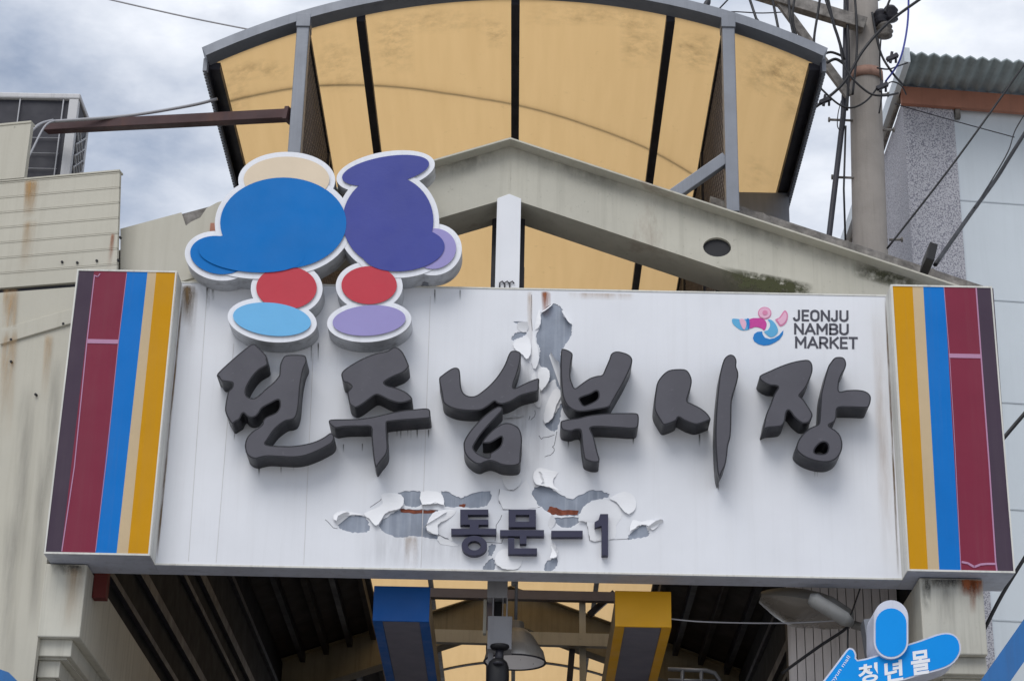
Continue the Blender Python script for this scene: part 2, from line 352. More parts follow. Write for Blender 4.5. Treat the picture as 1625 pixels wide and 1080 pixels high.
# ------------------------------------------------------------------ market sign
XL, XL2, XR2, XR = -3.0298, -2.3616, 2.4134, 3.0866
ZT, ZB, PR = 7.4462, 5.4591, 0.1934
sign = thing('market_sign', 'wide white market sign board with dark raised Korean lettering and peeling film', 'sign', (0, 0.1, ZB))
MB().box(XL2+0.002, XR2-0.002, 0.004, 0.185, ZB, ZT).build('backing_board', M['zinc'], sign)
MB().box(XL2+0.004, XR2-0.004, 0.002, 0.19, ZB-0.004, ZB-0.001).build('bottom_plate', M['frame_grey'], sign)
S7 = lambda p: zc_(p, 500, 740, 2.8017)
S8 = lambda p: zc_(p, 780, 460, 3.856)
holes = [
 S8([(310,130),(345,100),(375,85),(405,88),(440,125),(438,160),(485,200),(493,240),(480,290),(450,340),(425,375),(428,450),(425,560),(428,610),(400,590),(385,545),(352,570),(355,520),(345,490),(300,465),(290,420),(300,370),(280,330),(278,260),(300,215),(300,160)]),
 S8([(122,292),(160,255),(215,262),(205,278),(150,300),(132,312)]),
 S8([(135,195),(180,192),(220,200),(165,210)]),
 S8([(430,690),(425,770),(400,855),(370,862),(325,822),(370,790),(400,740)]),
 S7([(370,115),(420,110),(470,112),(475,165),(440,178),(397,170),(392,145)]),
 S7([(560,110),(600,115),(648,140),(700,118),(780,108),(778,150),(750,178),(690,184),(630,178),(578,178),(572,140)]),
 S7([(105,250),(130,225),(180,215),(225,225),(240,262),(243,283),(190,295),(130,282),(105,270)]),
 S7([(285,260),(310,230),(350,205),(380,186),(460,190),(548,192),(530,225),(497,250),(500,290),(548,305),(600,325),(560,322),(490,315),(430,308),(370,315),(300,285)]),
 S7([(975,88),(1040,92),(1100,128),(1150,143),(1220,105),(1300,115),(1298,138),(1230,150),(1190,190),(1170,216),(1110,216),(1050,212),(1010,180),(985,168),(963,150)]),
 S7([(1062,228),(1165,226),(1170,250),(1130,270),(1090,265),(1070,248)]),
 S7([(1398,303),(1440,265),(1470,260),(1485,285),(1480,308),(1430,318),(1390,325)]),
 S7([(745,455),(765,425),(790,405),(800,430),(792,460)]),
 S7([(1020,460),(1030,420),(1075,405),(1076,440),(1050,462)]),
 S7([(772,350),(802,345),(792,388),(770,395)]),
]
def jag(l, a=0.006):
    out = []
    for i in range(len(l)):
        p, q = l[i], l[(i+1) % len(l)]
        out.append(p)
        for t in (0.35, 0.7):
            out.append((p[0]+(q[0]-p[0])*t+random.uniform(-a, a), p[1]+(q[1]-p[1])*t+random.uniform(-a, a)))
    return out
hl = [jag(smooth_loop(px(h, 0.0), 2), 0.0055) for h in holes]
film = MB()
nx = 40
outer = [(XL2+0.003, ZB), (XR2-0.003, ZB), (XR2-0.003, ZT), (XL2+0.003, ZT)]
film.prism([outer]+hl, 0.0, 0.003, back=False)
film.build('white_face_film', M['white_film'], sign)
for pts in ([(375,184),(430,190),(500,195),(545,191),(520,206),(440,209),(380,201)], [(1042,176),(1072,180),(1100,193),(1172,194),(1168,213),(1110,215),(1060,214),(1030,206)],
            [(640,168),(670,166),(668,181),(645,182)], [(964,130),(972,128),(974,160),(966,155)]):
    MB().prism([jag(px(S7(pts), 0.0), 0.004)], 0.0030, 0.0042, back=False).build('rust_patch', M['rust'], sign)
# curled flaps of film: hinge end points, reach and lift, in the sign's plane
flaps = [(S7([(600,195),(500,262)]), (-18, 12), .05), (S7([(972,90),(980,20)]), (20, 5), .05), (S7([(100,262),(160,212)]), (-10, -5), .05), (S7([(1480,285),(1550,245)]), (-6, -9), .06),
 (S7([(1045,345),(1062,405)]), (12, -3), .05), (S8([(352,400),(425,610)]), (9, -9), .09), (S8([(440,122),(490,205)]), (-8, 5), .06), (S8([(305,135),(372,85)]), (2, 8), .06), (S8([(80,780),(200,765)]), (-1, 7), .05), (S7([(475,165),(545,150)]), (-2, 8), .04)]
def lifted(poly, d, h):
    'a lobe of face film that has come loose and stands off the board towards its free end'
    L0 = jag(smooth_loop(px(poly, 0), 2), 0.0022); dv = Vector((d[0], -d[1])).normalized()
    t = [Vector(q).dot(dv) for q in L0]; lo, hi = min(t), max(t); yy = [-0.0014-h*((q-lo)/(hi-lo))**1.6 for q in t]
    tr = tessellate_polygon([[Vector((x, z, 0)) for x, z in L0]]); bb = MB(); n = len(L0)
    bb.v = [Vector((x, y, z)) for (x, z), y in zip(L0, yy)]+[Vector((x, y+0.0022, z)) for (x, z), y in zip(L0, yy)]
    for q in tr:
        A, B, C_ = [L0[k] for k in q]
        if (B[0]-A[0])*(C_[1]-A[1])-(B[1]-A[1])*(C_[0]-A[0]) < 0: q = (q[0], q[2], q[1])
        bb.face(q, 0); bb.face([q[2]+n, q[1]+n, q[0]+n], 0)
    for k in range(n): bb.face((k, (k+1) % n, n+(k+1) % n, n+k), 1)
    bb.build('loose_film', [M['flap'], M['film_edge']], sign)
for poly, d, h in [
 (S7([(1170,245),(1188,190),(1225,160),(1280,146),(1330,160),(1358,190),(1362,228),(1338,262),(1335,318),(1270,330),(1222,328),(1208,250)]), (-1, -.2), .022), (S7([(1308,142),(1375,110),(1420,135),(1426,182),(1395,215),(1364,192),(1340,160)]), (-.6, 1), .018),
 (S7([(975,22),(1000,5),(1050,18),(1082,26),(1060,55),(1062,90),(1092,118),(1040,96),(985,86),(970,55)]), (-.3, 1), .030), (S7([(292,125),(340,116),(385,128),(396,160),(378,190),(340,200),(312,212),(285,258),(265,264),(244,236),(215,210),(260,190),(300,165)]), (.6, 1), .022),
 (S7([(470,112),(540,110),(566,130),(574,176),(545,165),(478,172)]), (.2, 1), .022), (S7([(495,272),(520,215),(560,196),(628,195),(600,228),(572,244),(546,262),(546,306),(508,294)]), (-1, .3), .030), (S7([(1398,294),(1412,238),(1450,245),(1490,236),(1540,246),(1500,284),(1480,264),(1440,262)]), (-.2, 1), .024),
 (S7([(800,426),(812,384),(850,366),(920,385),(914,442),(880,460),(830,455)]), (-1, .6), .020), (S7([(1038,250),(1052,216),(1070,245),(1048,278)]), (.3, -1), .020), (S7([(1050,345),(1078,375),(1072,405),(1045,410),(1052,380)]), (.3, 1), .022), (S7([(95,246),(80,222),(112,196),(170,204),(228,218),(180,214),(128,224)]), (0, 1), .022),
 (S8([(290,478),(340,482),(356,520),(350,566),(305,622),(285,560)]), (1, .3), .032), (S8([(130,330),(170,296),(220,284),(240,330),(238,400),(215,432),(190,402),(150,372)]), (.2, 1), .026), (S8([(160,205),(222,204),(215,258),(165,246)]), (.2, -1), .020),
 (S8([(256,258),(275,330),(292,420),(268,488),(242,445),(246,340)]), (1, .1), .020), (S8([(265,248),(300,214),(300,150),(290,120),(272,190)]), (1, .2), .016), (S8([(430,640),(400,700),(372,790),(325,820),(318,760),(352,660),(390,600)]), (.8, .6), .018),
 (S8([(262,500),(300,640),(300,720),(262,700),(240,580)]), (1, .2), .012), (S7([(640,352),(600,330),(545,312),(560,345)]), (0, -1), .012), (S7([(835,40),(905,40),(915,70),(895,100),(862,106),(840,80)]), (.4, 1), .016), (S7([(822,102),(835,190),(990,182),(960,120),(940,60),(880,112)]), (-1, 0), .008)]: lifted(poly, d, h)
for (a, b), (tx, ty), lift in flaps:
    lift *= 0.7
    rk = [random.uniform(0.7, 1.25) for _ in range(6)]; rs = [rk[int(q*5/17)]*(1-(q*5/17) % 1)+rk[int(q*5/17)+1]*((q*5/17) % 1)+random.uniform(-.05, .05) for q in range(17)]
    def fl(u, v, a=a, b=b, tx=tx, ty=ty, lift=lift, rs=rs):
        sh = (max(0.0, math.sin(math.pi*(0.06+0.88*u))))**0.45*rs[int(u*16)]
        w = 1.15*v
        U = a[0]+(b[0]-a[0])*u+tx*sh*(w-0.35*w*w); V_ = a[1]+(b[1]-a[1])*u+ty*sh*(w-0.35*w*w)
        p = at(U, V_, 0.0); return (p.x, -0.001-lift*sh*(v**1.6), p.z)
    MB().grid(fl, 16, 6).build('peeled_flap', M['flap'], sign)
# fine cracks in the film
crack = mat('crack_line', (120, 120, 126), rough=0.8, var=0.2)
for ck in (S8([(290,890),(305,912),(330,900),(385,885)]), S8([(400,865),(388,930),(372,960),(385,980),(360,1010),(325,1020)]), S8([(300,620),(298,700),(282,720)]), S8([(235,770),(228,795)]), S8([(265,735),(262,775),(240,795)]), S8([(245,30),(243,120),(250,250)]),
           S7([(820,100),(818,160),(835,190),(1000,180)]), S7([(830,215),(805,260),(800,330)]), S7([(545,300),(600,330),(640,352)]), S7([(1200,225),(1215,290),(1220,330)]), S7([(45,235),(75,265),(100,275)]), S7([(1305,325),(1400,320)]), S7([(915,60),(900,95),(865,108)]), S7([(1060,45),(1035,35),(1030,50)]), S7([(245,180),(290,150),(300,125)]), S7([(700,335),(830,340),(838,315)])):
    P = px(ck, 0); bb = MB()
    P = [P[0]]+[q for i in range(len(P)-1) for q in ((P[i][0]*.6+P[i+1][0]*.4+random.uniform(-.006, .006), P[i][1]*.6+P[i+1][1]*.4+random.uniform(-.006, .006)), P[i+1])]
    for i in range(len(P)-1):
        A, B = Vector(P[i]), Vector(P[i+1]); d = (B-A).normalized(); n_ = Vector((-d.y, d.x))*0.0022
        bb.prism([[tuple(A-n_), tuple(B-n_*0.7), tuple(B+n_*0.7), tuple(A+n_)]], -0.0009-0.0001*(i % 3), -0.0001, back=False)
    bb.build('film_crack', crack, sign)
# trims round the white face
MB().box(XL2, XR2, -0.006, 0.0, ZB-0.001, ZB+0.010).build('bottom_trim', M['white_trim'], sign)
MB().box(XL2, XR2, -0.004, 0.186, ZT+0.001, ZT+0.012).build('top_trim', M['white_trim'], sign)
def side_panel(x0, x1, edges, right, label):
    sp = MB().box(x0, x1, -PR+0.006, 0.2065, ZB, ZT).build('side_panel', M['frame_grey'], sign); tag(sp, label)
    # return strip towards the white face
    xi = x1 if not right else x0
    s = 1 if not right else -1
    MB().box(min(xi, xi+s*0.004), max(xi, xi+s*0.004), -PR+0.004, -0.001, ZB+0.001, ZT-0.001).build('return_strip', M['white_trim'], sp)
    for nm, t0, b0, t1, b1 in edges:
        MB().prism([[(b0[0], ZB+0.012), (b1[0], ZB+0.012), (t1[0], ZT-0.012), (t0[0], ZT-0.012)]], -PR+0.002, -PR+0.0055, back=False).build('stripe', M[nm], sp)
    f = MB(); y0, y1 = -PR-0.002, -PR+0.005
    f.box(x0, x1, y0, y1, ZB, ZB+0.012).box(x0, x1, y0, y1, ZT-0.012, ZT).box(x0, x0+0.010, y0, y1, ZB+0.012, ZT-0.012).box(x1-0.010, x1, y0, y1, ZB+0.012, ZT-0.012)
    f.build('frame', M['white_trim'], sp)
    return sp
def xat(u, v): p = at(u, v, -PR); return (p.x, p.z)
def stripes(tops, bots, names, vt, vb):
    out = []
    for i, nm in enumerate(names): out.append((nm, xat(tops[i], vt), xat(bots[i], vb), xat(tops[i+1], vt), xat(bots[i+1], vb)))
    return out
el = stripes([125.5, 149, 201, 234, 248, 281], [69, 97, 151, 185, 203, 235.5], ['plum', 'maroon', 'blue', 'beige', 'gold'], 432, 876)
er = stripes([1416.5, 1448, 1465, 1498.5, 1549, 1576], [1442, 1473, 1491, 1525, 1581, 1610], ['gold', 'beige', 'blue', 'maroon', 'plum'], 452, 908)
spl = side_panel(XL, XL2, el, False, 'left striped end panel in plum, maroon, blue and gold')
spr = side_panel(XR2, XR, er, True, 'right striped end panel in gold, blue, maroon and plum')
def pline(pts, w, par, ya=-PR-0.0005):
    P = px(pts, -PR); b = MB()
    for i in range(len(P)-1):
        a, c = Vector(P[i]), Vector(P[i+1]); d = (c-a).normalized(); n_ = Vector((-d.y, d.x))*w/2
        b.prism([[tuple(a-n_), tuple(c-n_), tuple(c+n_), tuple(a+n_)]], ya, -PR+0.002, back=False)
    b.build('pale_line', M['pink'], par)
pline([(150, 436), (138, 541), (118, 740), (98, 874)], 0.007, spl); pline([(139, 541), (188, 542)], 0.030, spl, -PR-0.001)
pline([(150, 437), (155, 439), (159, 434)], 0.007, spl, -PR-0.0015)
pline([(201, 434), (188, 541), (170, 720), (151.5, 874)], 0.004, spl)
pline([(1549, 456), (1557, 565), (1570, 740), (1580, 890), (1582, 905)], 0.009, spr); pline([(1506, 564), (1556, 565)], 0.030, spr, -PR-0.001)
pline([(1498, 455), (1507, 566), (1515, 700), (1525, 904)], 0.004, spr)
pline([(1526, 891), (1536, 893), (1546, 899), (1556, 895), (1566, 894), (1580, 894)], 0.014, spr, -PR-0.0015)

# the large calligraphic syllables, traced front faces
G1 = lambda p: zc_(p, 340, 530, 4.695)
G2 = lambda p: zc_(p, 510, 530, 4.695)
G3 = lambda p: zc_(p, 680, 530, 4.5)
G4 = lambda p: zc_(p, 860, 530, 4.5)
G5 = lambda p: zc_(p, 1020, 540, 4.5)
G6 = lambda p: zc_(p, 1190, 540, 4.695)
letters = [
 ('first', [[G1([(25,292),(150,175),(255,90),(285,75),(310,80),(385,155),(393,190),(396,228),(340,262),(300,300),(262,355),(240,400),(235,440),(250,465),(285,477),(320,465),(380,410),(440,360),(478,315),(485,295),(490,230),(510,180),(535,158),(600,153),(670,157),(688,185),(685,215),(665,260),(650,330),(640,400),(635,470),(625,560),(605,620),(570,640),(530,648),(470,690),(430,735),(395,790),(380,815),(420,828),(500,832),(580,832),(680,818),(760,795),(820,765),(865,735),(890,750),(893,780),(875,812),(830,840),(760,875),(680,905),(600,918),(500,915),(400,910),(340,920),(310,928),(270,918),(240,890),(228,840),(232,800),(250,760),(290,720),(330,695),(358,670),(365,640),(390,615),(430,598),(465,578),(487,540),(485,497),(465,492),(420,515),(358,550),(335,585),(310,612),(275,622),(243,612),(220,588),(205,600),(190,632),(160,650),(130,665),(100,620),(80,570),(85,510),(95,460),(105,425),(130,400),(138,372),(125,360),(70,352),(50,345),(35,320)])]]),
 ('second', [[G2([(148,300),(165,270),(220,230),(300,185),(400,145),(490,125),(540,97),(575,105),(610,140),(645,215),(650,245),(610,285),(540,315),(485,345),(468,365),(500,385),(560,400),(620,425),(660,455),(678,485),(650,500),(600,512),(560,510),(500,490),(450,465),(410,452),(370,475),(310,520),(260,547),(235,540),(210,520),(198,470),(195,430),(220,400),(222,385),(195,365),(165,355),(155,335)])],
             [G2([(55,650),(75,635),(200,632),(300,628),(400,612),(500,588),(620,565),(700,558),(780,552),(808,565),(812,600),(805,625),(700,635),(600,642),(500,653),(487,670),(490,760),(495,850),(480,900),(440,950),(415,985),(402,985),(390,940),(380,850),(373,760),(368,692),(300,688),(230,688),(160,692),(110,700),(85,690),(62,670)])]]),
 ('third', [[G3([(75,318),(100,290),(160,248),(195,238),(220,252),(228,300),(230,350),(240,400),(262,430),(300,443),(345,435),(400,395),(450,350),(500,290),(545,215),(570,150),(590,122),(620,118),(655,130),(660,160),(650,220),(630,290),(612,340),(605,380),(625,382),(680,355),(740,328),(788,317),(788,360),(783,405),(730,420),(660,440),(600,475),(560,492),(520,500),(490,492),(470,480),(430,510),(380,540),(320,548),(250,545),(190,535),(140,515),(105,485),(95,430),(85,380)])],
            [G3([(500,515),(525,522),(527,545),(490,585),(430,650),(370,720),(327,790),(322,815),(345,845),(400,875),(435,880),(440,852),(470,832),(505,805),(523,770),(523,732),(490,748),(440,775),(388,775),(400,745),(450,690),(500,652),(550,633),(600,640),(645,670),(665,720),(668,780),(660,850),(655,915),(630,935),(580,940),(520,932),(480,915),(440,905),(400,915),(370,928),(335,922),(290,890),(260,850),(250,800),(255,760),(290,700),(340,640),(400,580),(460,535)])]]),
 ('fourth', [[G4([(138,112),(165,107),(200,122),(220,145),(212,190),(205,250),(205,310),(220,360),(238,385),(280,355),(340,315),(390,298),(430,290),(450,250),(480,180),(495,140),(530,123),(580,130),(625,150),(645,180),(640,220),(615,280),(580,350),(540,420),(505,480),(485,515),(440,530),(380,540),(320,550),(270,553),(230,545),(190,520),(165,485),(148,440),(140,380),(135,300),(133,200)]),
              G4([(270,460),(300,445),(345,430),(388,406),(402,420),(402,450),(380,475),(330,500),(303,508),(288,498),(276,478)])],
             [G4([(132,630),(150,615),(200,605),(260,598),(330,580),(420,568),(500,563),(590,562),(670,563),(690,580),(692,620),(683,665),(640,675),(560,670),(470,665),(400,662),(348,668),(352,690),(370,730),(385,790),(400,850),(412,890),(405,912),(370,915),(340,908),(305,890),(295,850),(285,780),(279,705),(270,682),(240,683),(210,693),(170,690),(140,675)])]]),
 ('fifth', [[G5([(90,370),(100,310),(125,265),(165,225),(210,207),(295,205),(330,230),(350,280),(345,330),(330,380),(318,430),(350,450),(410,480),(460,520),(485,560),(470,572),(430,588),(385,600),(340,590),(290,568),(255,548),(240,570),(200,590),(150,602),(125,570),(95,520),(82,480),(83,430)])],
            [G5([(625,100),(655,112),(670,145),(668,185),(680,220),(682,260),(665,330),(645,390),(635,450),(633,560),(628,680),(610,750),(603,820),(590,890),(565,940),(548,985),(532,930),(525,840),(520,760),(518,650),(522,540),(530,420),(540,320),(550,240),(570,160),(590,120)])]]),
 ('sixth', [[G6([(70,275),(85,255),(150,225),(230,190),(320,160),(400,145),(440,147),(463,175),(467,225),(450,280),(420,345),(385,390),(370,412),(400,440),(440,500),(467,550),(455,590),(435,612),(400,618),(370,605),(330,570),(305,535),(285,520),(270,545),(262,600),(240,635),(200,645),(135,650),(98,665),(105,620),(120,550),(150,480),(180,400),(210,350),(190,338),(150,335),(110,318),(80,295)])],
            [G6([(600,165),(630,130),(665,122),(700,130),(717,165),(712,205),(690,245),(670,290),(662,340),(668,380),(720,370),(800,367),(860,378),(895,405),(902,440),(890,485),(870,502),(800,500),(720,498),(665,500),(648,520),(645,570),(630,605),(590,628),(600,645),(640,670),(675,710),(690,770),(680,830),(645,880),(590,905),(530,905),(470,892),(410,868),(365,835),(345,800),(360,745),(400,690),(450,650),(500,628),(515,610),(520,560),(525,480),(530,400),(545,330),(560,270),(580,200)]),
             G6([(480,830),(490,800),(520,768),(550,757),(575,768),(583,800),(570,835),(540,845),(500,842)])]]),
]
LD = 0.185
for wd_, parts in letters:
    b = MB()
    for loops in parts:
        ls = [smooth_loop(px(q, -LD), 3) for q in loops]
        b.prism(ls, -LD, 0.001, 0, 0, back=False)
        fi = [inset(ls[0], 0.0085)]+[inset(q, -0.0085) for q in ls[1:]]
        b.prism(fi, -LD-0.0016, -LD-0.0001, 1, 0, back=False)
    tag(b.build('letter', [M['letter_side'], M['letter_face']], sign), 'large dark grey raised calligraphic syllable, '+wd_+' of six')
# drips under the letters and the cut-out sign
drip = mat('seam_line', (204, 203, 204), rough=0.7, var=0.1)
for u, v, h, w in [(411,742,16,3),(446,742,13,2.4),(466,741,10,2.4),(647,683,13,2.4),(652,683,16,2.4),(662,683,14,2.6),(680,683,13,2.6),(1110,690,20,3),(902,700,12,3),(1005,697,9,2.5),(1293,746,12,2.6),(1297,746,11,2.6),(494,545,30,2.6),(505,545,30,2.4),(614,547,10,2.4),(618,547,13,2.6),(637,534,12,3),(330,456,40,7),(338,456,22,5),(545,706,12,2),(372,686,14,2.4),(1140,769,12,2),(630,683,10,2.4),(636,683,14,2.2),(575,705,12,2),(690,460,22,3),(730,461,16,3)]:
    pst([(u-w/2, v-2), (u+w/2, v-2), (u+w/2, v+h), (u-w/2, v+h)], -0.0020, 'blackish', 1.3, sign)
for q, key, k, pf in (([(289,453),(293,453),(250,893),(246,893)], 'brown', 1.1, 'band'), ([(289,452),(312,452),(306,520),(284,520)], 'brown', 1.4, 'drip'), ([(1403,470),(1407,470),(1428,916),(1424,916)], 'brown', 1.0, 'band'),
        ([(858,462),(874,462),(876,505),(860,505)], 'rust', 1.3, 'drip'), ([(836,462),(846,462),(846,600),(836,600)], 'tan', 0.5, 'drip'), ([(900,464),(1010,466),(1010,478),(900,476)], 'tan', 0.5, 'drip'),
        ([(640,850),(664,850),(664,905),(640,905)], 'tan', 0.45, 'drip'), ([(300,458),(316,458),(308,560),(292,560)], 'brown', 0.4, 'drip'), ([(1380,490),(1404,490),(1424,900),(1396,900)], 'tan', 0.22, 'blob'),
        ([(780,540),(880,540),(880,760),(780,760)], 'grey', 0.22, 'blob'), ([(560,820),(760,830),(760,908),(560,905)], 'grey', 0.18, 'blob')):
    pst(q, -0.0012, key, k, sign, pf)
for u0, v0, u1, v1 in [(329, 456, 299, 890), (371, 545, 343, 892), (497, 560, 482, 895), (683, 470, 668, 900)]:
    MB().prism([px([(u0-.5, v0), (u0+.5, v0), (u1+.5, v1), (u1-.5, v1)], 0)], -0.0012, -0.0002, back=False).build('panel_seam', drip, sign)

def small(loops_list):
    b = MB()
    for loops in loops_list: b.prism([px(S7(q), -0.05) for q in loops], -0.05, 0.001, 0, 0, back=False)
    return b
def ell(cx, cy, rx, ry, n=28): return [(cx+rx*math.cos(2*math.pi*k/n), cy+ry*math.sin(2*math.pi*k/n)) for k in range(n)]
R_ = lambda a, b, c, d: [(a, b), (c, b), (c, d), (a, d)]
navy = [
 ('fifth', [[[(645,190),(770,190),(770,213),(680,213),(680,235),(770,235),(770,257),(727,257),(727,275),(805,275),(805,301),(605,301),(605,275),(688,275),(688,257),(645,257)]], [ell(708,350,57,44), ell(708,350,29,21)]]),
 ('sixth', [[R_(860,190,982,268), R_(892,213,952,244)], [[(822,281),(1018,281),(1018,308),(940,308),(940,342),(910,342),(910,308),(822,308)]], [[(858,316),(886,316),(886,362),(987,362),(987,388),(858,388)]]]),
 ('seventh', [[R_(1050,284,1190,311)]]),
 ('eighth', [[[(1268,210),(1303,210),(1303,393),(1274,393),(1274,262),(1243,271),(1243,246),(1260,236)]]]),
]
for (k, ll), lb in zip(navy, ('left syllable of the small navy lettering', 'right syllable of the small navy lettering', 'navy dash of the small lettering', 'navy numeral one of the small lettering')):
    tag(small(ll).build('small_letter', M['navy'], sign), lb)

def text_mesh(body, off=0.0):
    c = bpy.data.curves.new('word', 'FONT'); c.body = body; c.offset = off; c.resolution_u = 4
    o = bpy.data.objects.new('word', c); col.objects.link(o)
    dg = bpy.context.evaluated_depsgraph_get(); me = bpy.data.meshes.new_from_object(o.evaluated_get(dg))
    vs = [(v.co.x, v.co.y) for v in me.vertices]; fs = [tuple(p.vertices) for p in me.polygons]
    bpy.data.objects.remove(o); bpy.data.curves.remove(c); bpy.data.meshes.remove(me)
    x0, x1 = min(v[0] for v in vs), max(v[0] for v in vs); y0, y1 = min(v[1] for v in vs), max(v[1] for v in vs)
    return [((x-x0)/(x1-x0), (y-y0)/(y1-y0)) for x, y in vs], fs
def put_text(name, body, o, ex, ey, Y, m, par, off=0.0):
    """o = lower left pixel of the word on plane Y, ex / ey = pixel vectors of its width and height"""
    vs, fs = text_mesh(body, off); b = MB()
    for x, y in vs: b.v.append(at(o[0]+ex[0]*x+ey[0]*y, o[1]+ex[1]*x+ey[1]*y, Y))
    for f in fs: b.face(f)
    return b.build(name, m, par)
S5 = lambda p: zc_(p, 1140, 470, 6.77)
logo = MB().prism([px(S5([(470,378),(475,410),(500,445),(550,460),(600,450),(650,420),(685,380),(697,366),(693,410),(660,460),(610,495),(550,522),(490,530),(430,515),(385,485),(370,450),(385,405),(420,382)]), 0)], -0.0030, -0.0008, back=False).build('logo', M['logo_blue'], sign)
tag(logo, 'small colourful swirl logo with three lines of capitals')
def lp(pts, m, y=-0.0030, sm=2): MB().prism([smooth_loop(px(S5(pts), 0), sm)], y, y+0.0020, back=False).build('logo_shape', M[m], logo)
lp([(330,248),(420,235),(470,238),(505,265),(518,300),(510,340),(490,368),(470,350),(430,335),(390,330),(330,346)], 'magenta')
lp([(145,255),(165,240),(250,250),(330,249),(330,347),(290,365),(240,362),(190,330),(155,295)], 'logo_sky')
lp([(225,250),(278,252),(300,300),(280,362),(250,330)], 'logo_pink', -0.0052)
lp([(300,249),(332,248),(332,344),(318,352)], 'logo_blue', -0.0054)
lp(ell(497, 182, 72, 66, 16), 'logo_rose'); lp(ell(497, 182, 62, 56, 16), 'logo_pink', -0.0052); lp(ell(500, 180, 28, 26, 12), 'logo_rose', -0.0074)
lp([(715,150),(745,190),(742,250),(715,300),(665,325),(635,290),(610,250),(650,232),(680,190)], 'logo_rose')
lp([(712,172),(732,200),(728,250),(702,290),(668,308),(648,280),(634,254),(662,240),(690,205)], 'logo_pink', -0.0052)
lp([(530,252),(570,255),(615,300),(640,360),(632,400),(600,430),(560,440),(520,415),(490,380),(530,365),(555,320),(550,280)], 'logo_sky')
arc = lambda cx, cy, rx, ry, a0, a1, n=7: [(cx+rx*math.cos(rad(a0+(a1-a0)*k/n)), cy+ry*math.sin(rad(a0+(a1-a0)*k/n))) for k in range(n+1)]
GL = {'J': (.62, [[(.5, 1)]+arc(.27, .24, .23, .24, 0, -170)]), 'E': (.66, [[(.6, 1), (.08, 1), (.08, 0), (.6, 0)], [(.08, .5), (.54, .5)]]),
 'O': (.84, [arc(.42, .68, .34, .32, 0, 180)+arc(.42, .32, .34, .32, 180, 360)+[(.76, .68)]]), 'N': (.84, [[(.08, 0), (.08, 1), (.76, 0), (.76, 1)]]),
 'U': (.82, [[(.08, 1)]+arc(.41, .30, .33, .30, 180, 360)+[(.74, 1)]]), 'A': (.86, [[(.02, 0), (.43, 1), (.84, 0)], [(.17, .3), (.69, .3)]]),
 'M': (.98, [[(.08, 0), (.08, 1), (.49, .34), (.90, 1), (.90, 0)]]), 'B': (.76, [[(.08, 0), (.08, 1)]+arc(.42, .76, .26, .24, 90, -90)+[(.08, .52)], [(.42, .52)]+arc(.42, .26, .3, .26, 90, -90)+[(.08, 0)]]),
 'R': (.78, [[(.08, 0), (.08, 1)]+arc(.40, .72, .3, .28, 90, -90)+[(.08, .44)], [(.40, .44), (.72, 0)]]), 'K': (.78, [[(.08, 0), (.08, 1)], [(.72, 1), (.1, .42)], [(.3, .58), (.74, 0)]]), 'T': (.70, [[(.02, 1), (.68, 1)], [(.35, 1), (.35, 0)]])}
def stroke_word(body, o, wid, hei, drop, th):
    tot = sum(GL[c][0] for c in body)+0.16*(len(body)-1); x = 0.0; b = MB(); y = 0
    for c in body:
        w, sts = GL[c]
        for st in sts:
            P = [(o[0]+wid*(x+q[0])/tot, o[1]+drop*(x+q[0])/tot-hei*q[1]) for q in st]; P = px(P, 0)
            for i in range(len(P)-1):
                A, B = Vector(P[i]), Vector(P[i+1]); d = (B-A).normalized(); n_ = Vector((-d.y, d.x))*th/2; e = d*th*0.42
                b.prism([[tuple(A-e-n_), tuple(B+e-n_), tuple(B+e+n_), tuple(A-e+n_)]], -0.0024-0.00012*(y % 9), -0.0005, back=False); y += 1
        x += w+0.16
    b.build('logo_word', M['logo_ink'], logo)
stroke_word('JEONJU', (1259.5, 508), 86.5, 15.2, 1.0, 0.0145)
stroke_word('NAMBU', (1260.5, 529.2), 86, 15.2, 1.0, 0.0145)
stroke_word('MARKET', (1262, 551), 98, 16, 1.2, 0.0145)

# ------------------------------------------------------------------ cut-out light box on top of the sign (its printed mascots are left out)
CY = -0.17
cut = thing('cutout_sign', 'blue and indigo cut-out panel with thick white rims above the left lettering', 'sign', (-1.2, -0.08, 7.1))
ovals = [(455, 286, 68, 36, 'cut_cream', 0), (612, 272, 70, 22, 'cut_indigo', -10), (348, 406, 46, 30, 'cut_blue', 8), (688, 396, 36, 32, 'cut_lilac', -10), (455, 458, 48, 34, 'cut_red', 0), (586, 454, 44, 30, 'cut_red', 0),
         (432, 508, 62, 26, 'cut_pale', 6), (586, 510, 58, 24, 'cut_lilac', -4), (616, 352, 72, 72, 'cut_indigo', 0), (640, 398, 66, 34, 'cut_indigo', -6), (450, 356, 100, 72, 'cut_blue', 0), (400, 404, 84, 30, 'cut_blue', 4)]
def oval(cx, cy, rx, ry, rot, gr=0, n=56):
    c_, s_ = math.cos(rad(rot)), math.sin(rad(rot)); out = []
    for k in range(n):
        t = 2*math.pi*k/n; a_, b_ = (rx+gr)*math.cos(t), (ry+gr)*math.sin(t); out.append((cx+a_*c_-b_*s_, cy+a_*s_+b_*c_))
    return px(out, CY)
for k, (cx, cy, rx, ry, m_, ro) in enumerate(ovals):
    MB().prism([oval(cx, cy, rx, ry, ro, 9)], CY-0.0008*k, -0.002+0.0003*k, 0, 1).build('light_box', [M['cut_rim'], M['cut_side']], cut)
    MB().prism([oval(cx, cy, rx, ry, ro)], CY-0.012-0.0009*k, CY-0.011-0.0009*k+0.0012, back=False).build('colour_field', M[m_], cut)
b = MB()
for u in (420, 676): 
    p = at(u, 436, -0.03); b.box(p.x-0.02, p.x+0.02, -0.05, 0.05, ZT+0.012, p.z+0.12)
b.build('support_bracket', M['blue_steel'], cut)
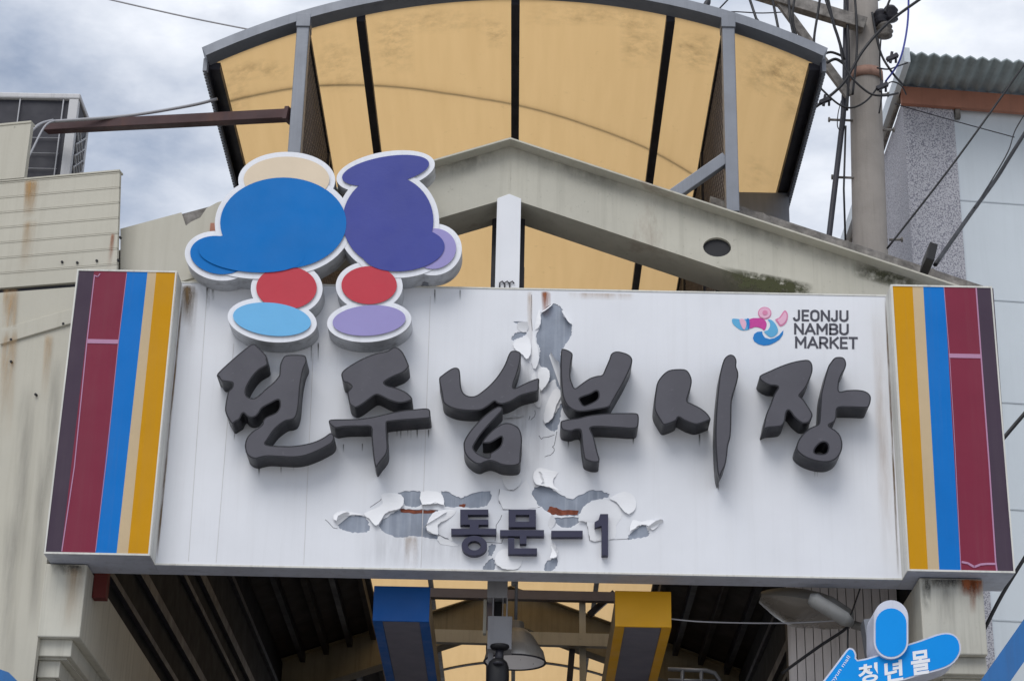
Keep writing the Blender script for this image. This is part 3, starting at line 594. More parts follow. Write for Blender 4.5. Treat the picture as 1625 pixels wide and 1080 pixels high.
p0, p1 = at(600, 452, 0.02), at(690, 450, 0.02); MB().bar(p0, p1, 0.03, 0.03).build('support_bracket', M['frame_grey'], cut)

# ------------------------------------------------------------------ gable frames
XC, SL, ZPK, WEB = -0.155, 0.352, 8.70, 0.425
def gable(Y0, Y1, name, label, xl, xr, hole=None, grp='gable beams of the arcade', gm='cream'):
    g = thing(name, label, 'roof frame', (XC, (Y0+Y1)/2, 7.6), grp)
    for s, xe in ((-1, xl), (1, xr)):
        d = abs(xe-XC); zt = lambda x: ZPK-SL*abs(x-XC)
        loop = [(XC, ZPK-0.0135), (XC, ZPK-WEB), (xe, zt(xe)-WEB), (xe, zt(xe)-0.0135)]
        loops = [loop]
        if hole and s > 0: loops.append(hole)
        MB().prism(loops, Y0+0.05, Y1, back=True).build('rafter', M[gm], g)
        fl_ = [(XC, ZPK-0.013), (xe, zt(xe)-0.013), (xe, zt(xe)), (XC, ZPK)]
        MB().prism([fl_], Y0-0.06, Y1+0.03).build('top_flange', M[gm], g)
    return g
ch = at(1138, 392, 0.25)
gf = gable(0.20, 0.60, 'gable_truss', 'cream painted steel gable beam rising to a peak behind the white sign', -2.9, 3.15, [(ch.x+0.098*math.cos(2*math.pi*k/24), ch.z+0.075*math.sin(2*math.pi*k/24)) for k in range(24)][::-1])
a, b2 = at(789, 316, 0.25), at(827, 316, 0.25); pk = at(808, 309, 0.25)
MB().prism([[(a.x, ZT-0.1), (b2.x, ZT-0.1), (b2.x, a.z), (pk.x, pk.z), (a.x, a.z)]], 0.235, 0.30).build('king_post', M['white_film'], gf, 0.004)
kb = MB().box(a.x-0.035, b2.x+0.03, 0.50, 0.56, ZT-0.3, 8.24); kb.build('rear_post', M['dark_steel'], gf)
for u in (793, 801, 809):
    p = at(u, 450, 0.22); MB().tube([(p.x, 0.225, p.z-0.03), (p.x, 0.225, p.z+0.01), (p.x+0.018, 0.225, p.z+0.022), (p.x+0.03, 0.225, p.z+0.005)], 0.005, 5).build('hook', M['dark_steel'], gf)
MB().prism([[(ch.x+0.094*math.cos(2*math.pi*k/24), ch.z+0.071*math.sin(2*math.pi*k/24)) for k in range(24)]], 0.275, 0.285).build('hole_shade', M['black'], gf)  # black disc stands in for the shade inside the hollow beam
MB().box(XC-0.004, XC+0.004, 0.246, 0.2495, ZPK-WEB+0.01, ZPK-0.03).build('weld_seam', M['cream'], gf)
# mossy stain on the lower edge of the right rafter and dark bands fading down from the top edges of both
pst([(1140,420),(1290,448),(1300,474),(1150,462)], 0.2480, 'moss', 1.5, gf, 'blob')
pst([(1350,410),(1470,440),(1470,470),(1350,440)], 0.2480, 'moss', 0.8, gf, 'blob')
pst([(690,268),(806,226),(806,262),(690,300)], 0.2482, 'blackish', 0.4, gf)
pst([(812,228),(1020,298),(1020,330),(812,262)], 0.2482, 'blackish', 0.35, gf)
pst([(1020,298),(1400,425),(1400,450),(1020,328)], 0.2482, 'blackish', 0.3, gf)
gable(11.1, 11.45, 'gable_truss', 'far cream gable beam inside the arcade, seen under the sign', -3.0, 2.7, None, 'gable beams of the arcade', 'cream_dirty')
# weathered flashing along the right rafter and the left one
for s, x0, x1, lb in ((1, 1.30, 3.25, 'weathered grey flashing strip above the right slope of the gable'), (-1, -2.9, -2.0, 'grey flashing strip above the left slope of the gable')):
    z = lambda x: ZPK-SL*abs(x-XC)
    nseg = 26
    def ff(u, v, x0=x0, x1=x1):
        x = x0+(x1-x0)*u; return (x, 0.60+0.02*math.sin(u*60)*v, z(x)+0.0+0.30*v+0.012*math.sin(u*41)*v)
    fm = MB().grid(ff, nseg, 3, 0, False)
    fm.hexa([(x0, 0.635, z(x0)+0.27), (x1, 0.635, z(x1)+0.27), (x1, 0.72, z(x1)+0.27), (x0, 0.72, z(x0)+0.27), (x0, 0.635, z(x0)+0.335), (x1, 0.635, z(x1)+0.335), (x1, 0.72, z(x1)+0.335), (x0, 0.72, z(x0)+0.335)])
    tag(fm.build('flashing', M['flash']), lb, 'flashing')
p = at(1467, 421, 0.5); tag(MB().hexa([(p.x-0.045, 0.22, p.z-0.08), (p.x+0.01, 0.22, p.z-0.10), (p.x+0.01, 0.5, p.z-0.10), (p.x-0.045, 0.5, p.z-0.08), (p.x-0.01, 0.22, p.z+0.05), (p.x+0.045, 0.22, p.z+0.03), (p.x+0.045, 0.5, p.z+0.03), (p.x-0.01, 0.5, p.z+0.05)]).build('black_clip', M['black'], None, 0.006), 'small black clip near the low right end of the gable', 'clip')

# ------------------------------------------------------------------ barrel vault canopy
VX, VR, VHW, VTOP, TILT = -0.14, 4.69, 2.255, 10.05, 0.020
VY0, VY1 = 0.30, 27.0
def vz(x, r=0.0): 
    d = x-VX; return VTOP-VR+math.sqrt(max(0, (VR+r)**2-d*d))+TILT*d
vault = thing('vault_canopy', 'arched amber translucent canopy on steel posts above the gable', 'canopy', (VX, 0.4, 8.3))
def arch_rib(Y0, Y1, m, th=0.075, name='arch_rib', lab=None):
    b = MB(); n = 40
    def pt(u, w, y):
        x = VX-VHW+2*VHW*u; d = (x-VX); r = VR+w; k = math.asin(d/VR)
        return (VX+r*math.sin(k), y, VTOP-VR+r*math.cos(k)+TILT*d)
    i0 = len(b.v)
    for i in range(n+1):
        u = i/n; b.v += [Vector(pt(u, 0, Y0)), Vector(pt(u, th, Y0)), Vector(pt(u, th, Y1)), Vector(pt(u, 0, Y1))]
    for i in range(n):
        for k in range(4):
            q = i0+4*i; b.face((q+k, q+(k+1) % 4, q+4+(k+1) % 4, q+4+k))
    b.face((i0+3, i0+2, i0+1, i0)); q = i0+4*n; b.face((q, q+1, q+2, q+3))
    o = b.build(name, m, vault)
    if lab: tag(o, lab)
arch_rib(VY0, VY0+0.15, M['blue_steel'], 0.075, 'front_arch', 'bluish grey steel arch along the canopy edge')
for Y in (9.8, 19.7): arch_rib(Y, Y+0.10, M['dark_steel'], 0.05)
pur = [VX-VHW+0.03, VX-1.155, VX-0.005, VX+1.155, VX+VHW-0.03]
for i, x in enumerate(pur):
    w = 0.032 if 0 < i < 4 else 0.055
    MB().box(x-w, x+w, VY0+0.15, VY1, vz(x)-0.045, vz(x)+0.012).build('purlin', M['dark_steel'], vault)
xs = [VX-VHW, VX-1.155, VX-0.005, VX+1.155, VX+VHW]
ys = [VY0+0.08, 9.85, 19.75, VY1]
for i in range(4):
    for j in range(3):
        def pf(u, v, i=i, j=j):
            x = xs[i]+0.001+(xs[i+1]-xs[i]-0.002)*u; return (x, ys[j]+0.001+(ys[j+1]-ys[j]-0.002)*v, vz(x, 0.0)+0.016)
        MB().grid(pf, 12, 2).build('amber_panel', M['amber'], vault)
for s in (-1, 1):                                # ribbed edge of the sheets and the outer rail
    x = VX+s*(VHW+0.018); b = MB()
    for k in range(200):
        y = VY0+0.1+k*0.045; b.box(x-0.016, x+0.016, y, y+0.026, vz(x)-0.06, vz(x)+0.045)
    tag(b.build('ribbed_edge', M['blue_steel'], vault), None, kind='stuff')
    MB().box(x-s*0.02-0.006, x-s*0.02+0.006, VY0+0.1, 9.5, vz(x)-0.075, vz(x)+0.03).build('edge_rail', M['dark_steel'], vault)
PXL, PXR = at(474, 150, 0.34).x, at(1159, 190, 0.34).x
for x, u, vt, vb in ((PXL, 470, 58, 250), (PXR, 1158, 60, 318)):
    zb_ = ZPK-SL*abs(x-XC)
    MB().box(x-0.046, x+0.046, VY0+0.01, VY0+0.12, zb_+0.09, vz(x)-0.002).build('post', M['blue_steel'], vault, 0.006)
    MB().box(x-0.052, x+0.052, VY0-0.002, VY0+0.13, vz(x)-0.06, vz(x)+0.05).build('post_cap', M['blue_steel'], vault, 0.004)
    MB().box(x-0.04, x+0.04, VY0, VY0+0.11, zb_-0.02, zb_+0.09).build('post_foot', M['black'], vault)
    # expanded metal screen in the depth direction
    s = 1 if x > 0 else -1; X = x+(-s)*0.02; z0, z1, y0, y1 = zb_+0.02, vz(x)-0.06, VY0+0.13, 6.0
    b = MB(); H = z1-z0; st = 0.085; RUN = H/1.3
    y = y0-RUN
    while y < y1:
        for sg in (1, -1):
            ya, yb = (y, y+RUN) if sg > 0 else (y+RUN, y)
            za, zb2 = z0, z1
            # clip to [y0, y1]
            t0, t1 = 0.0, 1.0; dy = yb-ya
            for lim, sgn in ((y0, 1), (y1, -1)):
                fa, fb = sgn*(ya-lim), sgn*(yb-lim)
                if fa < 0 and fb < 0: t0, t1 = 1, 0; break
                if fa < 0: t0 = max(t0, -fa/(fb-fa))
                elif fb < 0: t1 = min(t1, fa/(fa-fb))
            if t1 > t0+0.01: b.bar((X, ya+dy*t0, za+H*t0), (X, ya+dy*t1, za+H*t1), 0.006, 0.009, (1, 0, 0))
        y += st
    tag(b.build('mesh_screen', M['mesh'], vault), None, kind='stuff')
    MB().box(min(X+s*0.02, X+s*0.03), max(X+s*0.02, X+s*0.03), y0+0.02, y1, z0, z1-0.002).build('screen_backing', M['black'], vault)
    MB().box(X-0.02, X+0.02, y0, y1, z1, z1+0.04).build('screen_rail', M['dark_steel'], vault)
    for yy in (2.2, 4.1, 6.0): MB().box(X-0.025, X+0.025, yy, yy+0.05, z0, z1).build('screen_post', M['dark_steel'], vault)
a, c = at(1152, 252, 0.36), at(1066, 312, 0.36); MB().bar(a, c, 0.07, 0.085).build('brace', M['blue_steel'], vault, 0.005)
# dark side apron closing the bay between the screen and the eave
for s in (-1, 1):
    x0, x1 = (PXR+0.02, VX+VHW) if s > 0 else (VX-VHW, PXL-0.02)
    MB().box(min(x0, x1), max(x0, x1), 2.35, 2.41, vz(x1 if s > 0 else x0)-0.36, vz(x1 if s > 0 else x0)-0.05).build('apron', M['blue_steel'] if s > 0 else M['dark_steel'], vault)
# cable lying over the vault
def on_vault(u, v):
    d = (u-W_PX/2)*rt - (v-H_PX/2)*up + F_PX*fw; t = 0.6
    lo, hi = (0.3+12.5)/d.y, (8+12.5)/d.y
    for _ in range(50):
        mid = (lo+hi)/2; p = CAM+d*mid
        if p.z < vz(p.x)+0.016: lo = mid
        else: hi = mid
    return CAM+d*hi
for u0, v0, u1, v1, k in ((496,44,574,150,0.8),(586,20,660,120,1.0),(600,10,808,60,0.7),(770,30,808,80,1.0),(822,8,1050,48,0.8),(980,20,1052,110,1.1),(1066,40,1146,120,1.1),(1168,60,1290,150,1.3),(1230,90,1296,200,0.9),(350,90,462,130,1.0),(345,100,400,200,0.8),(1176,240,1230,300,0.5)):
    P4 = [on_vault(u, v)+Vector((0, 0, -0.004)) for u, v in ((u0, v0), (u1, v0+(v1-v0)*0.12), (u1, v1), (u0, v1))]
    def mf(a, b, P4=P4):
        p = P4[0].lerp(P4[1], a).lerp(P4[3].lerp(P4[2], a), b); p.z = vz(p.x)+0.012; return p
    stain(mf, 'mould', k*0.36, vault, 'blob', 'mould_stain')
pts = [on_vault(u, v)+Vector((0, 0, 0.030)) for u, v in [(352,163),(420,147),(480,137),(570,134),(640,138),(700,146),(760,155),(808,163),(870,178),(930,197),(980,215),(1020,231),(1060,252),(1100,276)]]
tag(MB().tube(pts, 0.013, 6).build('roof_cable', M['black']), 'thin cable lying across the amber canopy panels', 'cable')

# ------------------------------------------------------------------ side roofs, arcade walls, columns
for s, xa, xb, nm in ((-1, PXL, -2.95, 'left'), (1, PXR, 2.80, 'right')):
    t = thing('side_roof', 'dark ceiling under the '+nm+' sloping side roof of the arcade', 'roof', ((xa+xb)/2, 1, 7.6))
    z = lambda x: ZPK-SL*abs(x-XC)+0.03
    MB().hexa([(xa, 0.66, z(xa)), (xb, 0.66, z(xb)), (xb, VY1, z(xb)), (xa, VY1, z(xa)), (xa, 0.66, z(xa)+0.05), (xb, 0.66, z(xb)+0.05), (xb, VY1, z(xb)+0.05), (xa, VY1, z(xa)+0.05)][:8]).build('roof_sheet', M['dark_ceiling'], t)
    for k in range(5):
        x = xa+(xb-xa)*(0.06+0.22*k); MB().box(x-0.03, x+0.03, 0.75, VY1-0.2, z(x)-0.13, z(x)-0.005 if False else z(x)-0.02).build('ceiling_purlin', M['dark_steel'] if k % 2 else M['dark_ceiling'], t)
def arcade_wall(nm, xo, xi, y0, ztop, zstep, label):
    s = 1 if xi > xo else -1
    t = thing('arcade_wall', label, 'wall', ((xo+xi)/2, y0, 0))
    bx = lambda a, b_: (min(a, b_), max(a, b_))
    x0, x1 = bx(xo, xi); MB().box(x0, x1, y0, 24, zstep, ztop).build('upper_wall', M['cream_wall'], t, 0.008)
    for k in range(3):
        x0, x1 = bx(xo, xi-s*(0.055+0.075*k)); MB().box(x0, x1, y0+0.055+0.06*k, 24, zstep-0.11*(k+1)-0.012*k, zstep-0.11*k-0.012*k).build('cornice_step', M['cream_wall'], t, 0.006)
        x0, x1 = bx(xo, xi-s*(0.085+0.075*k)); MB().box(x0, x1, y0+0.09+0.06*k, 24, zstep-0.11*(k+1)-0.012*(k+1), zstep-0.11*(k+1)-0.012*k).build('cornice_groove', M['cream_wall'], t)
    x0, x1 = bx(xo, xi-s*0.30); MB().box(x0, x1, y0+0.28, 24, 0, zstep-0.366).build('lower_wall', M['box_grey'], t)
    return t
lw = arcade_wall('left', -3.06, -2.79, 0.0, ZB-0.006, 4.975, 'cream left pier and wall with stepped mouldings under the striped panel')
rw = arcade_wall('right', 2.905, 2.505, -0.075, ZB-0.006, 4.96, 'cream right pier with rust streaks behind the blue hanging light box')
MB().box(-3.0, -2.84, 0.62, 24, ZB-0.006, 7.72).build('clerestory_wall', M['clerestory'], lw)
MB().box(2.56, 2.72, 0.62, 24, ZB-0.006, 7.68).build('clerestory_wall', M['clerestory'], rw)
for zz, ww in ((5.62, 0.05), (5.95, 0.09), (6.5, 0.05), (6.75, 0.10), (7.3, 0.06)):
    MB().box(-2.838, -2.80, 0.64, 23.5, zz, zz+ww).build('wall_rail', M['dark_steel'], lw)
    MB().box(2.52, 2.558, 1.1, 23.5, zz, zz+ww).build('wall_rail', M['dark_steel'], rw)
p = at(150, 906, 0.21); MB().box(-2.786, -2.70, 0.215, 0.30, ZB-0.16, ZB+0.3).build('steel_stub', M['red_oxide'], lw)
xs0, xs1 = at(1250, 1010, 0.9).x, 2.55
for k in range(20):                              # siding boards of the shop front behind the pier
    x = xs0+k*0.058
    if x+0.058 < xs1: MB().box(x+0.003, x+0.055, 0.9, 0.925, 3.2, 6.2).build('siding_board', M['siding'], rw)
MB().box(xs0, xs1, 0.927, 1.0, 3.2, 6.2).build('siding_frame', M['black'], rw)
for q, kk, c in (([(1520,918),(1562,919),(1562,950),(1520,946)], 2.0, 'rust'), ([(1538,918),(1550,919),(1550,975),(1538,975)], 1.4, 'rust'), ([(1465,918),(1530,918),(1530,935),(1465,935)], 1.2, 'blackish'), ([(1462,916),(1478,916),(1478,975),(1462,975)], 1.4, 'blackish'), ([(1485,918),(1520,918),(1520,1030),(1485,1030)], 0.5, 'grey')):
    pst(q, -0.0775, c, kk, rw)  # rust and grey streaks, plus dark bands fading down from the top
for q in ([(78,893),(138,897),(138,915),(78,912)],): pst(q, -0.0025, 'blackish', 1.0, lw)  # dark band fading down from the left pier's top
pst([(100,895),(136,897),(130,1005),(92,1005)], -0.0025, 'tan', 0.5, lw)

# beams of the far frame: ties and posts
tie = thing('tie_frame', 'grid of pale steel ties and posts inside the arcade roof', 'frame', (0, 10.6, 6))
for (u0, v0, u1, v1), w, m in (((676, 941, 985, 948), 0.11, 'box_grey'), ((684, 1009, 975, 1017), 0.15, 'cream')):
    a, c = at(u0, v0, 10.6), at(u1, v1, 10.6); MB().bar(a, c, 0.1, w).build('tie_bar', M[m], tie)
for u0, v0, u1, v1, w, m in ((924, 945, 925, 1090, 0.075, 'cream'), (778, 940, 778, 1090, 0.10, 'box_grey'), (908, 1030, 902, 1100, 0.07, 'dark_steel')):
    a, c = at(u0, v0, 10.72), at(u1, v1, 10.72); MB().bar(a, c, w, 0.08, (0, 1, 0)).build('tie_post', M[m], tie)
a, c = at(975, 940, 10.8), at(935, 975, 10.8); MB().bar(a, c, 0.07, 0.07).build('diagonal', M['dark_steel'], tie)

# ------------------------------------------------------------------ long boxes under the roof
def long_box(x0, x1, z0, z1, y0, y1, mc, label):
    t = thing('ceiling_box', label, 'box', ((x0+x1)/2, y0, z0), 'long boxes hanging in the arcade')
    MB().box(x0+0.006, x1-0.006, y0+0.02, y1, z0+0.012, z1-0.01).build('body', M['box_side'], t)
    MB().box(x0, x1, y0, y0+0.02, z0, z1).build('end_cap', M[mc], t, 0.004)
    w = (x1-x0)*0.17
    for a, b_ in ((x0, x0+w), (x1-w, x1)): MB().box(a, b_, y0+0.021, y1, z0, z0+0.012).build('edge_strip', M[mc], t)
    MB().box(x0+w+0.002, x1-w-0.002, y0+0.021, y1, z0+0.004, z0+0.0118).build('underside', M['box_grey'], t)
YB = 0.32
q0, q1 = at(591, 984, YB), at(683, 927, YB); long_box(q0.x, q1.x, q0.z, min(q1.z, ZB-0.012), YB, 11, 'box_blue', 'long box with a blue end cap hanging below the sign')
q0, q1 = at(976, 993, YB), at(1065, 938, YB); long_box(q0.x, q1.x, q0.z, min(q1.z, ZB-0.012), YB, 11, 'box_yellow', 'long box with a yellow end cap hanging below the sign')

# bracket, camera and lamp in the middle
br = thing('hanging_bracket', 'grey steel hanging bracket below the middle of the sign', 'bracket', (-0.14, 0.4, ZB))
Y = 0.42
def pb(u0, v0, u1, v1, ya, yb, nm, m, par):
    a, c = at(u0, v1, ya), at(u1, v0, ya); MB().box(a.x, c.x, ya, yb, a.z, c.z).build(nm, M[m], par, 0.004)
pb(773, 905, 806, 947, Y, Y+0.14, 'upper_box', 'bracket', br)
pb(781, 947, 784, 980, Y, Y+0.12, 'cheek', 'bracket', br); pb(797, 947, 799, 980, Y, Y+0.12, 'cheek', 'bracket', br); pb(803, 947, 806, 980, Y, Y+0.12, 'cheek', 'bracket', br)
pb(784, 947, 797, 980, Y+0.1, Y+0.12, 'back_plate', 'black', br)
pb(773, 977, 813, 1029, Y, Y+0.14, 'lower_box', 'bracket', br); pb(773, 1029, 783, 1085, Y+0.08, Y+0.12, 'stem', 'bracket', br)
pb(766, 950, 773, 1004, Y+0.1, Y+0.16, 'side_plate', 'cream', br)
for u, v in ((780, 919), (799, 919)): 
    p = at(u, v, Y); MB().tube([(p.x, Y-0.012, p.z), (p.x, Y, p.z)], 0.010, 8).build('bolt', M['black'], br)
cc = at(793, 1026, 0.37)
cv = thing('security_camera', 'black security camera hanging from the grey bracket', 'camera', (cc.x, cc.y, cc.z))
MB().lathe([(0.0, 0.012), (0.06, 0.012), (0.064, 0.0), (0.05, -0.016), (0.024, -0.024), (0.0, -0.024)], cc, 24).build('mount', M['black'], cv)
MB().bar((cc.x, cc.y+0.0, cc.z+0.016), (cc.x, cc.y+0.12, cc.z+0.016), 0.05, 0.012).build('mount_plate', M['black'], cv)
hz_ = at(791, 1047, 0.36).z
MB().tube([(cc.x, cc.y, cc.z-0.02), (cc.x-0.002, cc.y-0.006, hz_-0.02)], [0.026, 0.030], 12).build('arm', M['dark_steel'], cv)
MB().lathe([(0.0, 0.012), (0.035, 0.008), (0.058, -0.012), (0.070, -0.045), (0.073, -0.09), (0.073, -0.30), (0.066, -0.31), (0.06, -0.30), (0.0, -0.30)], (cc.x-0.008, cc.y-0.01, hz_), 24).build('housing', M['black'], cv)
MB().lathe([(0.032, 0.0), (0.036, -0.008), (0.03, -0.016), (0.012, -0.016), (0.0, -0.012)], (cc.x-0.006, cc.y-0.075, hz_-0.03), 14).build('pivot', M['dark_steel'], cv)
YL = 0.8
lc = at(817, 1050, YL)
lamp = thing('bell_lamp', 'bell-shaped metal lamp with a speckled white inside below the sign', 'lamp', (lc.x, YL, lc.z))
rim = (at(865, 1050, YL).x-at(767, 1050, YL).x)/2; hb = at(817, 985, YL).z-lc.z
prof = [(rim, 0.0), (rim*1.0, 0.012), (rim*0.93, 0.07), (rim*0.80, hb*0.38), (rim*0.60, hb*0.62), (rim*0.42, hb*0.76), (rim*0.30, hb*0.80), (rim*0.27, hb*0.97), (rim*0.18, hb*1.0), (0.012, hb*1.03)]
MB().lathe(prof, lc, 36).build('shade', M['lamp_grey'], lamp)
MB().lathe([(r*0.97-0.004, z+0.002) for r, z in prof[:6]]+[(0.0, hb*0.74)], lc, 36).build('reflector', M['lamp_in'], lamp)
MB().tube([(lc.x+rim*math.cos(t/18*math.pi), lc.y+rim*math.sin(t/18*math.pi), lc.z) for t in range(37)], 0.006, 6, caps=False).build('rim', M['dark_steel'], lamp)
MB().tube([(lc.x, YL, lc.z+hb), (lc.x, YL, 8.0)], 0.011, 8).build('rod', M['blue_steel'], lamp)

# ------------------------------------------------------------------ street lamp head
A_, B_ = at(1206, 950, 0.45), at(1352, 990, 0.55)
sl = thing('street_lamp', 'old grey street lamp head tucked under the right end of the sign', 'lamp', (B_.x, 0.2, B_.z))
def slf(lower):
    def f(u, v):
        c = A_.lerp(B_, u); w = 0.28*(math.sin(math.pi*min(1, 0.04+u*0.72)))**0.6*(1 if u < 0.75 else 1-(u-0.75)*2.2); h = 0.13*(math.sin(math.pi*min(1, 0.05+u*0.75)))**0.6
        t = math.pi*v
        return (c.x, c.y+w*math.cos(t), c.z+(h*math.sin(t) if not lower else -0.10*math.sin(t)*max(0, math.sin(math.pi*min(1, u/0.72)))))
    return f
MB().grid(slf(False), 16, 12).build('housing', M['street_lamp'], sl); MB().grid(slf(True), 16, 12).build('lens', M['lens'], sl)
MB().tube([at(1284, 948, 0.13), at(1292, 951, 0.13), at(1340, 981, 0.16), at(1350, 988, 0.20)], [0.03, 0.050, 0.048, 0.03], 14).build('neck', M['neck'], sl)
MB().tube([B_, B_+Vector((0.12, 0.0, -0.03)), B_+Vector((0.36, 0.0, -0.09))], 0.028, 10).build('arm', M['street_lamp'], sl)
p = at(1385, 1010, 0.1); MB().hexa([(p.x-0.04, 0.05, p.z-0.11), (p.x+0.06, 0.05, p.z-0.11), (p.x+0.06, 0.2, p.z-0.11), (p.x-0.04, 0.2, p.z-0.11), (p.x-0.06, 0.05, p.z+0.1), (p.x+0.06, 0.05, p.z+0.12), (p.x+0.06, 0.2, p.z+0.12), (p.x-0.06, 0.2, p.z+0.1)]).build('junction_box', M['blue_steel'], sl)

# ------------------------------------------------------------------ blue arrow light box
Y8 = -0.60
q8 = lambda p: zc_(p, 1290, 960, 4.85)
ar = thing('arrow_sign', 'blue arrow-shaped light box with white Korean lettering beside the right pier', 'sign', (2.3, Y8, 4.7))
ol = px(q8([(-40,720),(75,582),(180,445),(255,345),(285,325),(318,340),(335,380),(345,418),(480,385),(600,342),(720,300),(830,265),(940,225),(1020,208),(1085,222),(1128,268),(1140,340),(1115,405),(1060,460),(980,495),(850,530),(680,580),(480,640),(470,690),(430,730),(300,740),(120,735)]), Y8)
ols = smooth_loop(ol, 2)
MB().prism([ols], Y8, Y8+0.22, 0, 0).build('light_box', M['lav'], ar)
MB().prism([inset(ols, 0.010)], Y8-0.002, Y8-0.0002, back=False).build('blue_face', M['sky_blue'], ar)
cap = lambda cx, cy, rx, ry, k, rot=0: [(cx+rx*math.copysign(abs(math.cos(t))**k, math.cos(t)), cy+ry*math.copysign(abs(math.sin(t))**k, math.sin(t))) for t in [2*math.pi*i/48 for i in range(48)]]
def capsule(cx, cy, rx, ry, n=14):
    pts = []
    for k in range(n+1): t = math.pi*k/n; pts.append((cx+rx*math.cos(t), cy-(ry-rx)-rx*math.sin(t)))
    for k in range(n+1): t = math.pi*k/n; pts.append((cx-rx*math.cos(t), cy+(ry-rx)+rx*math.sin(t)))
    return pts
co = px(capsule(1414, 998, 27.5, 46.5), Y8-0.03)
MB().prism([co], Y8-0.03, Y8+0.24).build('capsule_box', M['lav'], ar)
ci = px(capsule(1414, 1003, 24.5, 38.5), Y8-0.03)
MB().prism([ci], Y8-0.032, Y8-0.0302, back=False).build('capsule_face', M['sky_blue'], ar)
for ch_, o_, ex, ey in (('청', (1362.5, 1085), (31, -5.5), (-1, -30)), ('년', (1404.5, 1083), (29, -5), (-1.5, -33)), ('몰', (1447, 1071.5), (30, -4.5), (-2.5, -38))):
    put_text('lettering', ch_, o_, ex, ey, Y8-0.004, M['white_print'], ar, 0.03)
put_text('lettering', 'nyun mall', (1324, 1083), (27, -40), (-6.2, -4.4), Y8-0.004, M['white_print'], ar, 0.0)
MB().tube([(2.3, Y8+0.18, 4.9), (2.52, -0.1, 4.9)], 0.03, 8).build('arm', M['blue_steel'], ar)

# inner pipe rail, awnings
Yr = 3.0
tag(MB().tube([at(1060, 1061, Yr), at(1120, 1063, Yr), at(1134, 1067, Yr), at(1142, 1078, Yr), at(1143, 1100, Yr)], 0.017, 8).tube([at(1060, 1078, Yr), at(1135, 1080, Yr)], 0.014, 8).tube([at(1083, 1061, Yr), at(1083, 1100, Yr)], 0.015, 8).tube([at(1113, 1062, Yr), at(1113, 1100, Yr)], 0.015, 8).build('pipe_rail', M['blue_steel']), 'small grey pipe rail inside the arcade near the right wall', 'rail')

# ------------------------------------------------------------------ left building with cladding
K = 0.22
P0 = at(190, 272, -0.05)
wdir = Vector((-1, K, 0)).normalized(); wn = Vector((-K, -1, 0)).normalized()
def onwall(u, v, off=0.0):
    d = (u-W_PX/2)*rt - (v-H_PX/2)*up + F_PX*fw
    t = ((P0+wn*off)-CAM).dot(wn)/d.dot(wn); return CAM+d*t
lb = thing('clad_building', 'pale clad building at the left edge with rust-streaked sheets', 'building', (-4.2, 0.2, 0))
def wp(s, z, off=0.0): return P0*1.0+wdir*s+Vector((0, 0, z-P0.z))+wn*off
def wslab(s0, s1, z0, z1, off0=-0.03, off1=0.0):
    return [wp(s1, z0, off1), wp(s0, z0, off1), wp(s0, z0, off0), wp(s1, z0, off0), wp(s1, z1, off1), wp(s0, z1, off1), wp(s0, z1, off0), wp(s1, z1, off0)]
s_in = 0.0
zlow = (onwall(100, 449)).z
ztop = P0.z
npl = 7; hh = (ztop-zlow)/npl
for k in range(npl):
    z0 = zlow+k*hh
    s1 = 2.6
    def sl_(za, zb, o0, o1):
        q = wslab(0, s1, za, zb, o0, o1)
        for i in (1, 2): q[i] = q[i]-wdir*0.075*(ztop-za)
        for i in (5, 6): q[i] = q[i]-wdir*0.075*(ztop-zb)
        return q
    b = MB().hexa(sl_(z0+0.001, z0+hh-0.0015, -0.03, 0.0))
    b.hexa(sl_(z0+hh-0.012, z0+hh-0.003, -0.02, 0.003))
    b.build('cladding_plank', M['clad'], lb)
MB().hexa(wslab(-0.0, 2.6, ztop, ztop+0.012, -0.06, 0.008)).build('coping', M['clad'], lb)
sA = (onwall(45, 240)-P0).dot(wdir); zA = onwall(22, 199).z
MB().hexa(wslab(sA, 2.6, ztop+0.014, zA, -0.03, 0.012)).build('cladding_sheet', M['clad'], lb)
MB().hexa(wslab(sA, 2.6, zA, zA+0.015, -0.05, 0.018)).build('coping', M['clad'], lb)
# lower wall down to the ground; it passes left of the striped panel
sB = (onwall(73, 890)-P0).dot(wdir)
MB().hexa(wslab(sB, 2.6, 0, zlow-0.03, -0.05, -0.012)).build('lower_wall', M['clad'], lb)
MB().hexa(wslab(0.02, sB-0.002, ZT-0.6, zlow-0.03, -0.05, -0.014)).build('upper_infill', M['clad'], lb)
MB().hexa(wslab(0.0, 2.6, zlow-0.028, zlow-0.002, -0.05, -0.03)).build('shadow_gap', M['dark_steel'], lb)
for (a, b_, c_, d_) in (((0, 546), (118, 511), (118, 488), (0, 522)),):
    pts = [onwall(*q, 0.006) for q in (a, b_, c_, d_)]; bk = [q-wn*0.025 for q in pts]
    MB().hexa([pts[0], pts[1], bk[1], bk[0], pts[3], pts[2], bk[2], bk[3]]).build('sloping_trim', M['clad'], lb, 0.004)
def wst(q, key, k, prof='drip', off=0.007):
    P = [onwall(u, v, off) for u, v in q]
    stain(lambda u, v: P[0].lerp(P[1], u).lerp(P[3].lerp(P[2], u), v), key, k, lb, prof)
wst([(4,458),(30,456),(26,520),(2,522)], 'tan', 1.0, 'band'); wst([(38,286),(64,284),(56,350),(34,352)], 'tan', 1.2); wst([(36,350),(60,346),(50,440),(28,444)], 'tan', 0.5)
wst([(176,370),(183,370),(176,428),(168,428)], 'rust', 1.2); wst([(2,525),(30,520),(20,700),(-6,700)], 'tan', 0.7); wst([(70,530),(86,528),(76,640),(62,640)], 'tan', 0.6)
